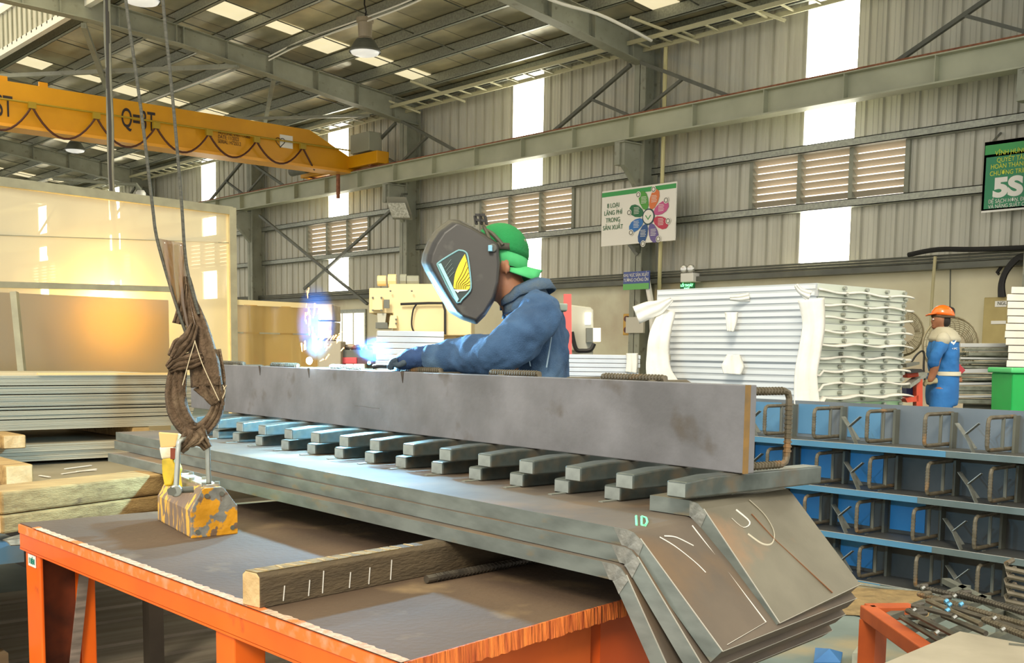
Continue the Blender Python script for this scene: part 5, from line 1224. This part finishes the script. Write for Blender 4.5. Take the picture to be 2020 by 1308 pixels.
# cuff, darker inner sleeve, collar, back yoke, epaulette tab, seam
mb = MB(); limb(mb, [(852, 706, -.05), (830, 706, -.045), (806, 708, -.03), (792, 712, -.01)], [25, 23, 20, 16]); limb(mb, [(840, 706, .06), (812, 712, .06)], [22, 18])
folds(mb.build('cuff', denim_d, body, remesh=.006), .02, .05, 'cuff_folds')
g = []
for (cx_, cy_, rx_, rz_, tl) in ((1040, 612, 52, 66, 8), (1036, 598, 46, 60, 12), (1030, 582, 42, 54, 16), (1026, 570, 41, 52, 20), (1034, 574, 50, 60, 20), (1040, 588, 56, 66, 16)):
    g.append([pw(cx_, cy_) + CR * rx_ * sk * math.cos(a_) + CD * rz_ * sk * math.sin(a_) + UP * (tl * math.cos(a_) - 6 * (math.cos(a_) < -.5)) * sk for a_ in [math.pi * (1.16 + k / 20 * 1.72) for k in range(21)]])
MB().sheet(g).build('collar', mat('collar_denim', '3f5a78', '52606a', rough=.95, scale=20, bump=.3, bscale=200), body, smooth=True, solid=.007)
g = [[pw(1035 + 4 * j + k * 8, 582 + j * 6 - 8 * math.sin(k * .5), -.02 - .02 * j + .0 * k) for k in range(7)] for j in range(3)]
MB().obox(pw(1104, 607, -.10), FR * 14 * sk, FD * .05, UP * 7 * sk).build('shoulder_tab', mat('tab_grey', '9aa79a', '86948a', rough=.9, scale=20), body, bevel=.004)
MB().tube(smoothpath([pw(1060, 590, -.19), pw(1046, 640, -.262), pw(1042, 690, -.27), pw(1046, 722, -.235)], 5), .0022, 5).build('seam', mat('seam', '8aa3b4', rough=.9), body)
MB().tube(smoothpath([pw(1092, 600, -.16), pw(1088, 660, -.2), pw(1078, 725, -.2)], 5), .0025, 5).build('seam', mat('seam', '8aa3b4'), body)
# trousers and boots
mb = MB(); torso(mb, [(1050, 850, 0, 60, 96), (1048, 900, 0, 60, 96)])
for sd in (-1, 1): limb(mb, [(1048, 880, .09 * sd), (1046, 1030, .10 * sd), (1048, 1160, .11 * sd), (1053, 1330, .11 * sd), (1054, 1390, .11 * sd)], [50, 46, 38, 34, 32])
mb.build('trousers', denim_d, body, remesh=.012)
for sd in (-1, 1):
    mb = MB(); limb(mb, [(1064, 1412, .11 * sd), (1040, 1416, .11 * sd), (1008, 1424, .11 * sd)], [23, 23, 19]); mb.build('boot', black, body, smooth=True)
# gloves: palm and five separate fingers closed on the torch
glove = mat('leather_glove', '2a3a48', '46535c', rough=.8, scale=18, bump=.3, bscale=60)
def hand(Zf, cx, cy, cz, s, name, m, par, flip=1, curl=1.0, sz=1.0):
    mb = MB(); f = lambda x, y, z: Zf(cx + x * sz, cy + y * sz, cz + z * sz)
    mb.tube([f(26, -2, 0), f(12, -3, 0), f(-4, -1, 0)], [13 * sz * s, 16 * sz * s, 15 * sz * s], 14, sq=.62)
    for k, (ln, oz) in enumerate(((15, -.026), (17, -.009), (16, .009), (12, .026))):
        a = f(-4, -2, oz * flip); b = f(-4 - ln * .62, -1 + 2 * curl, oz * flip * 1.1); c = f(-4 - ln * .95, 4 + 6 * curl, oz * flip * 1.05); d = f(-4 - ln * .70, 8 + 9 * curl, oz * flip)
        mb.tube(smoothpath([a, b, c, d], 3), [6.0 * sz * s] * 4 + [5.4 * sz * s] * 3 + [5.0 * sz * s, 4.6 * sz * s, 3.8 * sz * s], 9)
    a = f(12, 2, -.032 * flip); b = f(2, 7, -.045 * flip); c = f(-8, 10, -.03 * flip)
    mb.tube(smoothpath([a, b, c], 3), [6.5 * sz * s, 6.4 * sz * s, 6 * sz * s, 5.8 * sz * s, 5.5 * sz * s, 5 * sz * s, 4.2 * sz * s], 9)
    return mb.build(name, m, par, remesh=.004)
hand(pw, 788, 712, -.02, sk, 'glove', glove, body)
hand(pw, 800, 716, .08, sk, 'glove', glove, body, flip=-1)
# mask shell: side outline lofted across the head
maskm = mat('mask_black', '262521', '312f2b', rough=.42, scale=6, c3='45443e', s3=14, t3=(.6, .72))
out = [(888, 433), (905, 434), (930, 445), (958, 462), (985, 480), (988, 520), (985, 560), (976, 592), (958, 622), (940, 640), (910, 630), (888, 616), (872, 590), (856, 562), (841, 536), (833, 518), (836, 500), (846, 476), (862, 452)]
ccx, ccy = 935, 535; rings = []
for dz, sc, fsh in ((-.126, .93, 9), (-.110, .975, 4), (-.06, 1.0, 0), (0, 1.005, -2), (.06, 1.0, 0), (.110, .975, 4), (.126, .93, 9)):
    rings.append([pw(ccx + (x - ccx) * sc + (fsh if x < 900 else 0), ccy + (y - ccy) * sc, dz - .0) for x, y in out])
mk_ = MB().loft(rings).build('welding_mask', maskm, body)
md = mk_.modifiers.new('bevel', 'BEVEL'); md.width = .010; md.segments = 3; md.limit_method = 'ANGLE'; md.angle_limit = math.radians(12)
wz = -.130
def onmask(pts, dz, th, name, m, par=mk_): return MB().prism([pw(x, y, dz) for x, y in pts], FD * th).build(name, m, par)
win = [(862, 521), (872, 513), (900, 496), (908, 494), (918, 497), (923, 507), (928, 546), (929, 568), (924, 578), (912, 590), (902, 597), (880, 560)]
onmask(win, wz - .003, .012, 'side_window', mat('side_window', '2e3b38', '37423f', rough=.15, scale=9))
mb = MB(); mb.tube(smoothpath([pw(x, y, wz - .004) for x, y in win + [win[0]]], 2), 1.6 * sk, 6); mb.build('window_rim', mat('window_rim', '7fb0b6', rough=.3), mk_)
onmask([(864, 521), (870, 519), (905, 590), (901, 597)], wz - .009, .008, 'clear_edge', mat('clear_edge', '9fdcdf', rough=.1, coat=.5))
fan_o = smoothpath([(917, 501, 0), (922, 520, 0), (926, 545, 0), (927, 566, 0), (921, 572, 0), (908, 571, 0), (896, 569, 0), (895, 560, 0), (898, 540, 0), (906, 520, 0), (917, 501, 0)], 3)[:-1]
onmask([(p.x, p.y) for p in fan_o], wz - .0065, .004, 'yellow_decal', mat('decal_yellow', 'f0cc1c', rough=.5))
mb = MB()
for k, (tx_, ty_) in enumerate(((920, 516), (923, 527), (924.5, 538), (926, 547), (926.5, 555), (927, 562))):
    bx = 900 + k * 3.6; mb.tube(smoothpath([pw(x, y, wz - .0072) for x, y in ((bx, 570), (bx + 1, 558 + k * 1.2), ((bx + tx_) / 2 + 1.5, (566 + ty_) / 2 + k * .5 - 3), (tx_, ty_))], 3), .55 * sk, 4)
mb.build('decal_lines', black, mk_)
mb = MB()
for k in range(4): mb.tube([pw(878 + k * 2, 528 + k * 7, wz - .0065), pw(890 + k * 2, 512 + k * 8, wz - .0065)], .4 * sk, 4)
mb.build('hatch_marks', mat('hatch', '8a9a96'), mk_)
onmask([(894, 571), (924, 572), (919, 574), (906, 575), (903, 578), (900, 575)], wz - .007, .003, 'white_mark', white)
# headgear: knob, band, top bracket
t_ = pw(972, 489, -.135); MB().tube([t_, t_ + FD * .03], 8 * sk, 14).build('pivot_knob', steel_dark, mk_, bevel=.003)
MB().obox(pw(967, 490, -.142), FR * 4 * sk, FD * .006, UP * 6 * sk).build('pivot_clip', mat('clip_blue', '8fc3d8', rough=.2, metal=.5), mk_, bevel=.002)
g = [[pw(965 + 62 * math.sin(a) , 478 + j * 13 + 8 * (1 - math.cos(a)) , -.105 * math.cos(a)) for a in [i * math.pi / 12 for i in range(0, 13)]] for j in range(2)]
MB().sheet(g).build('head_band', mat('band_dark', '3c3a2e', '4b483a', rough=.6, scale=20), mk_, smooth=True, solid=.006)
MB().obox(pw(1030, 484), FR * 7 * sk, FD * .04, UP * 11 * sk).build('band_adjuster', mat('adjuster', '7c7c64', rough=.5), mk_, bevel=.006)
mb = MB(); mb.tube(smoothpath([pw(968, 478, -.11), pw(960, 458, -.07), pw(954, 446, 0), pw(960, 458, .07)], 4), 3.5 * sk, 7); mb.tube(smoothpath([pw(992, 484, -.1), pw(972, 462, -.08), pw(956, 452, -.04)], 4), 4 * sk, 7)
mb.build('head_strap', mat('band_dark', '3c3a2e'), mk_)
mb = MB()
for x in (937, 947, 957): mb.bar(pw(x, 423 + abs(x - 947) * .3, -.02), pw(x + 3, 443, -.02), .012, .006)
mb.bar(pw(937, 424, -.02), pw(957, 424, -.02), .01, .008); mb.bar(pw(938, 434, -.02), pw(959, 436, -.02), .01, .008)
mb.build('top_ratchet', mat('ratchet_black', '23221e', rough=.5), mk_)
# green cap worn backwards
capm = mat('cap_green', '178444', '11733a', rough=.85, scale=10, bump=.2, bscale=160)
mb = MB(); rings = []
for th in range(0, 10):
    a = th / 9 * math.pi * .5; rr = math.cos(a); h = math.sin(a)
    rings.append([pw(986, 500) + (CR * .94 + UP * -.22).normalized() * 58 * sk * rr * math.cos(2 * math.pi * k / 26) + CD * 50 * sk * rr * math.sin(2 * math.pi * k / 26) + (UP * .95 + CR * .22) * 60 * sk * h for k in range(26)])
mb.loft(rings); cap = mb.build('cap', capm, body, smooth=True)
mb = MB(); ringb = []
for j, h in enumerate((0, -14, -27)):
    ringb.append([pw(990, 502) + CR * (52 - j) * sk * math.cos(2 * math.pi * k / 26) * (1 if math.cos(2 * math.pi * k / 26) > -.3 else .6) + CD * 48 * sk * math.sin(2 * math.pi * k / 26) + UP * (h - 8 * math.cos(2 * math.pi * k / 26)) * sk for k in range(26)])
mb.loft(ringb); mb.build('cap_band', mat('cap_light', '4db872', '3fa865', rough=.85, scale=10), cap, smooth=True)
g = []
for j in range(7):
    u = j / 6; g.append([pw(1006 + 64 * u - 10 * u * abs(v), 518 + 20 * u - 4 * u * u + 4 * abs(v) * 0, .0) + CD * v * (.085 - .045 * u ** 3) - UP * .045 * (v * v) for v in [i / 5 - 1 for i in range(11)]])
MB().sheet(g).build('visor', mat('cap_light', '4db872'), cap, smooth=True, solid=.005)
# torch
t = thing('welding_torch', 'black welding torch held in the gloved hand over the plate edge', 'torch', tuple(pw(775, 714)))
MB().tube(smoothpath([pw(805, 706, .0), pw(785, 716, -.01), pw(765, 722, -.005), pw(748, 722, .01), pw(735, 724, .01)], 5), [.011] * 8 + [.008] * 13, 10).build('neck', black, t)
MB().tube(smoothpath([pw(812, 704, .0), pw(860, 722, .02), pw(900, 760, .06), pw(930, 820, .1)], 6), .010, 8).build('hose', black, t)

# arcs: hot points, light, spark spray and lit smoke with added glow
def wp(s, up=0.0): return P0 + d0 * s + UP * (BH + up)
d0 = (P1 - P0).normalized()
arcs = ((3.10 - .80 + .02, 'tall bright arc flare at the left'),)
arc = mat('arc_core', 'ffffff', emit='e8fbff', es=40); arcb = mat('arc_blue', '59b8ff', emit='3fa8ff', es=9)
pa = aX(610, 716, 2.27); pb = aX(728, 719, 2.24)
t = thing('welding_arc', 'large white-blue welding arc on the top edge of the upright plate', 'arc', tuple(pa))
MB().ell(pa + UP * .008, CR * .012, CD * .012, UP * .014, 12, 8).build('core', arc, t, smooth=True)
t = thing('welding_arc', 'small blue welding arc between the big arc and the glove', 'arc', tuple(pb))
MB().ell(pb + UP * .005, CR * .006, CD * .006, UP * .006, 12, 8).build('core', arcb, t, smooth=True)
for p, e, r in ((pa, 34, .02), (pb, 60, .02)):
    l = bpy.data.lights.new('arc_light', 'POINT'); l.energy = e; l.color = (.30, .68, 1.0); l.shadow_soft_size = r
    lo = bpy.data.objects.new('arc_light', l); COL.objects.link(lo); lo.location = p + UP * .05 + V((.028, 0, 0))
def smoke(name, c, r, dens, strength, label, col=(.0, .18, 1.0)):
    M = bpy.data.materials.new(name); M.use_nodes = True; nt = M.node_tree; N = nt.nodes; L = nt.links; N.clear()
    o = N.new('ShaderNodeOutputMaterial'); v = N.new('ShaderNodeVolumePrincipled'); v.inputs['Color'].default_value = (.12, .45, 1, 1)
    v.inputs['Emission Color'].default_value = (*col, 1)  # arc light on the smoke is put in as its own emission
    tc = N.new('ShaderNodeTexCoord'); gr = N.new('ShaderNodeTexGradient'); gr.gradient_type = 'SPHERICAL'; mp = N.new('ShaderNodeMapping')
    mp.inputs['Scale'].default_value = (1, 1, 1); L.new(tc.outputs['Object'], mp.inputs[0]); L.new(mp.outputs[0], gr.inputs[0])
    ns = N.new('ShaderNodeTexNoise'); ns.inputs['Scale'].default_value = 3.5; L.new(tc.outputs['Object'], ns.inputs[0])
    mu = N.new('ShaderNodeMath'); mu.operation = 'MULTIPLY'; L.new(gr.outputs[1], mu.inputs[0]); L.new(ns.outputs[0], mu.inputs[1])
    m2 = N.new('ShaderNodeMath'); m2.operation = 'MULTIPLY'; m2.inputs[1].default_value = dens; L.new(mu.outputs[0], m2.inputs[0]); L.new(m2.outputs[0], v.inputs['Density'])
    m3 = N.new('ShaderNodeMath'); m3.operation = 'MULTIPLY'; m3.inputs[1].default_value = strength; L.new(mu.outputs[0], m3.inputs[0]); L.new(m3.outputs[0], v.inputs['Emission Strength'])
    L.new(v.outputs[0], o.inputs['Volume'])
    mb = MB(); mb.ell((0, 0, 0), (1, 0, 0), (0, 1, 0), (0, 0, 1), 20, 14); ob = mb.build(name, M, None, smooth=True)
    ob.location = c; ob.scale = r
    tag(ob, label, 'smoke', None, 'stuff'); return ob
smoke('lit_smoke_core', pa + UP * .058 + V((.05, .03, 0)), (.045, .045, .05), .1, 40, 'white-blue lit smoke right at the big arc', (.25, .75, 1.0))
smoke('lit_smoke', pa + UP * .155 + V((.05, .03, 0)), (.080, .080, .15), 2.0, 14, 'plume of blue-lit welding smoke over the big arc')
smoke('lit_smoke_low', pb + UP * .052 + V((.04, .03, 0)), (.075, .075, .05), 1.5, 8, 'small drift of blue-lit smoke over the small arc', (.16, .30, 1.0))
random.seed(17); mb = MB(); sparkm = mat('spark_glow', 'ff9a3c', emit='ff8a2c', es=9)
for i in range(46):
    if i < 26: x, y = 612 + random.gauss(0, 9), random.uniform(572, 690); dx = (x - 610) * .10 + random.uniform(-1, 2); L = random.uniform(5, 20)
    else: x, y = 618 + random.uniform(8, 58), random.uniform(655, 716); dx = -random.uniform(3, 8); L = random.uniform(4, 11)
    Z_ = (pa - O).dot(CD) + random.uniform(-.05, .05)
    mb.tube([dp(x, y + L / 2, Z_), dp(x + dx * (1 if i < 26 else -1), y - L / 2, Z_)], [.0010, .0020 if i % 3 else .0027], 5)
tag(mb.build('sparks', sparkm, None), 'spray of glowing orange sparks flying up from the big arc', 'sparks', None, 'stuff')

# ================================================================ THE SECOND WORKER
Z1 = 8.7; s1 = Z1 / F
def pq(x, y, dz=0.0): return dp(x, y, Z1 + dz)
fz = (CH - 0) / Z1 * F            # px from horizon to floor at that depth
yf = 708 + fz
mb = MB()
mb.ell(pq(1853, 632), CR * 15 * s1, CD * 17 * s1, UP * 21 * s1, 16, 12)
mb.ell(pq(1838.5, 634), CR * 3 * s1, CD * 3 * s1, UP * 4 * s1, 8, 6)
mb.ell(pq(1843, 645), CR * 6 * s1, CD * 8 * s1, UP * 5 * s1, 8, 6)
mb.ell(pq(1858, 632, -.065), CR * 2.5 * s1, CD * 1.5 * s1, UP * 5 * s1, 8, 6)
limb(mb, [(1855, 640, 0), (1860, 655, 0)], [9, 10], pq, s=s1)
torso(mb, [(1862, 656, 0, 18, 36), (1860, 690, 0, 26, 36), (1860, 735, 0, 24, 32), (1858, 775, 0, 24, 32)], pq, s1)
for sd in (-1, 1):
    limb(mb, [(1860, 668, .15 * sd), (1850 + 3 * sd, 705, .19 * sd), (1842, 732, .17 * sd), (1834 if sd < 0 else 1880, 752, .15 * sd)], [11, 10, 8, 6], pq, s=s1)
    limb(mb, [(1858, 770, .08 * sd), (1856 + 5 * sd, 860, .09 * sd), (1858 + 7 * sd, 950, .1 * sd), (1860 + 8 * sd, yf - 14, .1 * sd)], [19, 17, 12, 9], pq, s=s1)
    limb(mb, [(1864 + 8 * sd, yf - 9, .1 * sd), (1846 + 8 * sd, yf - 6, .1 * sd)], [8, 6], pq, s=s1)
w = mb.build('person', skin, None, remesh=.012); sm = w.modifiers.new('smooth', 'SMOOTH'); sm.iterations = 2
tag(w, 'worker in blue and grey workwear with orange helmet, standing beside the white panel stack', 'person')
for sd in (-1, 1): MB().ell(pq(1841, 630, .03 * sd), CR * 1.6 * s1, CD * 2.5 * s1, UP * 1.5 * s1, 8, 6).build('eye', white, w)
MB().tube([pq(1840, 641, -.02), pq(1840, 641, .02)], 1.0 * s1, 6).build('mouth', mat('lips', '7a4238'), w)
MB().ell(pq(1861, 634), CR * 13 * s1, CD * 17.5 * s1, UP * 15 * s1, 14, 10).build('hair', mat('hair_black', '1e1712'), w, smooth=True)
wblue = mat('work_blue', '2368a8', '1c5a96', rough=.8, scale=6, bump=.2, bscale=30); wgrey = mat('work_grey', 'b3ad98', 'a49e88', rough=.85, scale=6)
mb = MB(); torso(mb, [(1862, 672, 0, 26, 40), (1860, 700, 0, 28, 40), (1862, 735, 0, 27, 38)], pq, s1)
for sd in (-1, 1): limb(mb, [(1860, 676, .15 * sd), (1850 + 4 * sd, 702, .20 * sd), (1844 + 3 * sd, 718, .18 * sd)], [12, 11.5, 10.5], pq, s=s1)
o = mb.build('jacket', wblue, w, remesh=.012); folds(o, .03, .09, 'worker_folds')
mb = MB(); torso(mb, [(1858, 645, 0, 13, 18), (1862, 655, 0, 22, 36), (1863, 668, 0, 29, 43), (1864, 675, 0, 27, 40)], pq, s1)
for sd in (-1, 1): limb(mb, [(1861, 664, .15 * sd), (1860, 674, .17 * sd)], [12, 13.5], pq, s=s1)
mb.build('shoulder_yoke', wgrey, o, remesh=.012)
mb = MB(); torso(mb, [(1862, 733, 0, 30, 41), (1862, 741, 0, 30, 41)], pq, s1); mb.build('waist_band', mat('belt_pale', 'c9c2aa', rough=.8), w, smooth=True)
mb = MB(); torso(mb, [(1860, 736, 0, 29, 39), (1858, 780, 0, 30, 40), (1858, 800, 0, 27, 38)], pq, s1)
for sd in (-1, 1): limb(mb, [(1857, 775, .08 * sd), (1855 + 5 * sd, 860, .09 * sd), (1858 + 7 * sd, 950, .1 * sd), (1860 + 8 * sd, yf - 16, .1 * sd)], [22, 19, 16, 14], pq, s=s1)
mb.build('trousers', wblue, w, remesh=.014)
for sd in (-1, 1):
    mb = MB(); limb(mb, [(1866 + 8 * sd, yf - 10, .1 * sd), (1844 + 8 * sd, yf - 8, .1 * sd)], [10, 8], pq, s=s1); mb.build('boot', black, w, smooth=True)
hand(pq, 1834, 752, -.13, s1, 'glove', mat('glove_tan', '9c9372', '8a8162', rough=.9), w, sz=.55)
hand(pq, 1882, 750, .13, s1, 'hand', skin, w, sz=.55, flip=-1)
hm = mat('helmet_orange', 'f36a18', rough=.25, coat=.4)
mb = MB(); rings = []
for th in range(8):
    a = th / 7 * math.pi * .5; rr = math.cos(a); h = math.sin(a)
    rings.append([pq(1860, 624) + CR * 23 * s1 * rr * math.cos(2 * math.pi * k / 22) + CD * 20 * s1 * rr * math.sin(2 * math.pi * k / 22) + UP * 22 * s1 * h - UP * 3 * s1 * math.cos(2 * math.pi * k / 22) * rr for k in range(22)])
mb.loft(rings); hel = mb.build('helmet', hm, w, smooth=True)
MB().sheet([[pq(1842 - 13 * u, 619.5 + 2 * u) + CD * v * 16 * s1 * (1 - .4 * u) for v in (-1, -.5, 0, .5, 1)] for u in (0, .5, 1)]).build('brim', hm, hel, smooth=True, solid=.01)
mb = MB(); torso(mb, [(1860, 623, 0, 23, 20.5), (1861, 627, 0, 22, 20)], pq, s1); mb.build('helmet_band', mat('helmet_strap', '4a3a26', rough=.7), hel, smooth=True)
MB().tube(smoothpath([pq(1872, 606, -.02), pq(1881, 610, -.02), pq(1881, 620, -.02), pq(1874, 626, -.02)], 4), 2.2 * s1, 8).build('ear_muff', black, hel)
q_ = pq(1881, 672, -.155); mb = MB()
MB().tube([q_, q_ + FD * .02], 5.5 * s1, 18).build('back_logo', white, o)
MB().tube([q_ - FD * .004, q_ + FD * .005], 2.4 * s1, 14).build('logo_eye', wblue, o)
MB().prism([q_ + (FR * a + UP * b) * s1 for a, b in ((-5, -2), (4, -4), (-3, -13))], FD * .02).build('back_logo', white, o)
text('VH IPC', 5 * s1, q_ - FD * .004 + (FR * -6 - UP * 17) * s1, FR, UP, white, o, sx=.9)
# tool held by the far hand
tag(MB().bar(pq(1886, 722, .1), pq(1898, 735, .1), .06, .05).build('red_tool', mat('tool_red', 'a8323a', rough=.5), None, bevel=.006), 'red tool lying on the profiles just right of the worker\'s waist', 'tool')
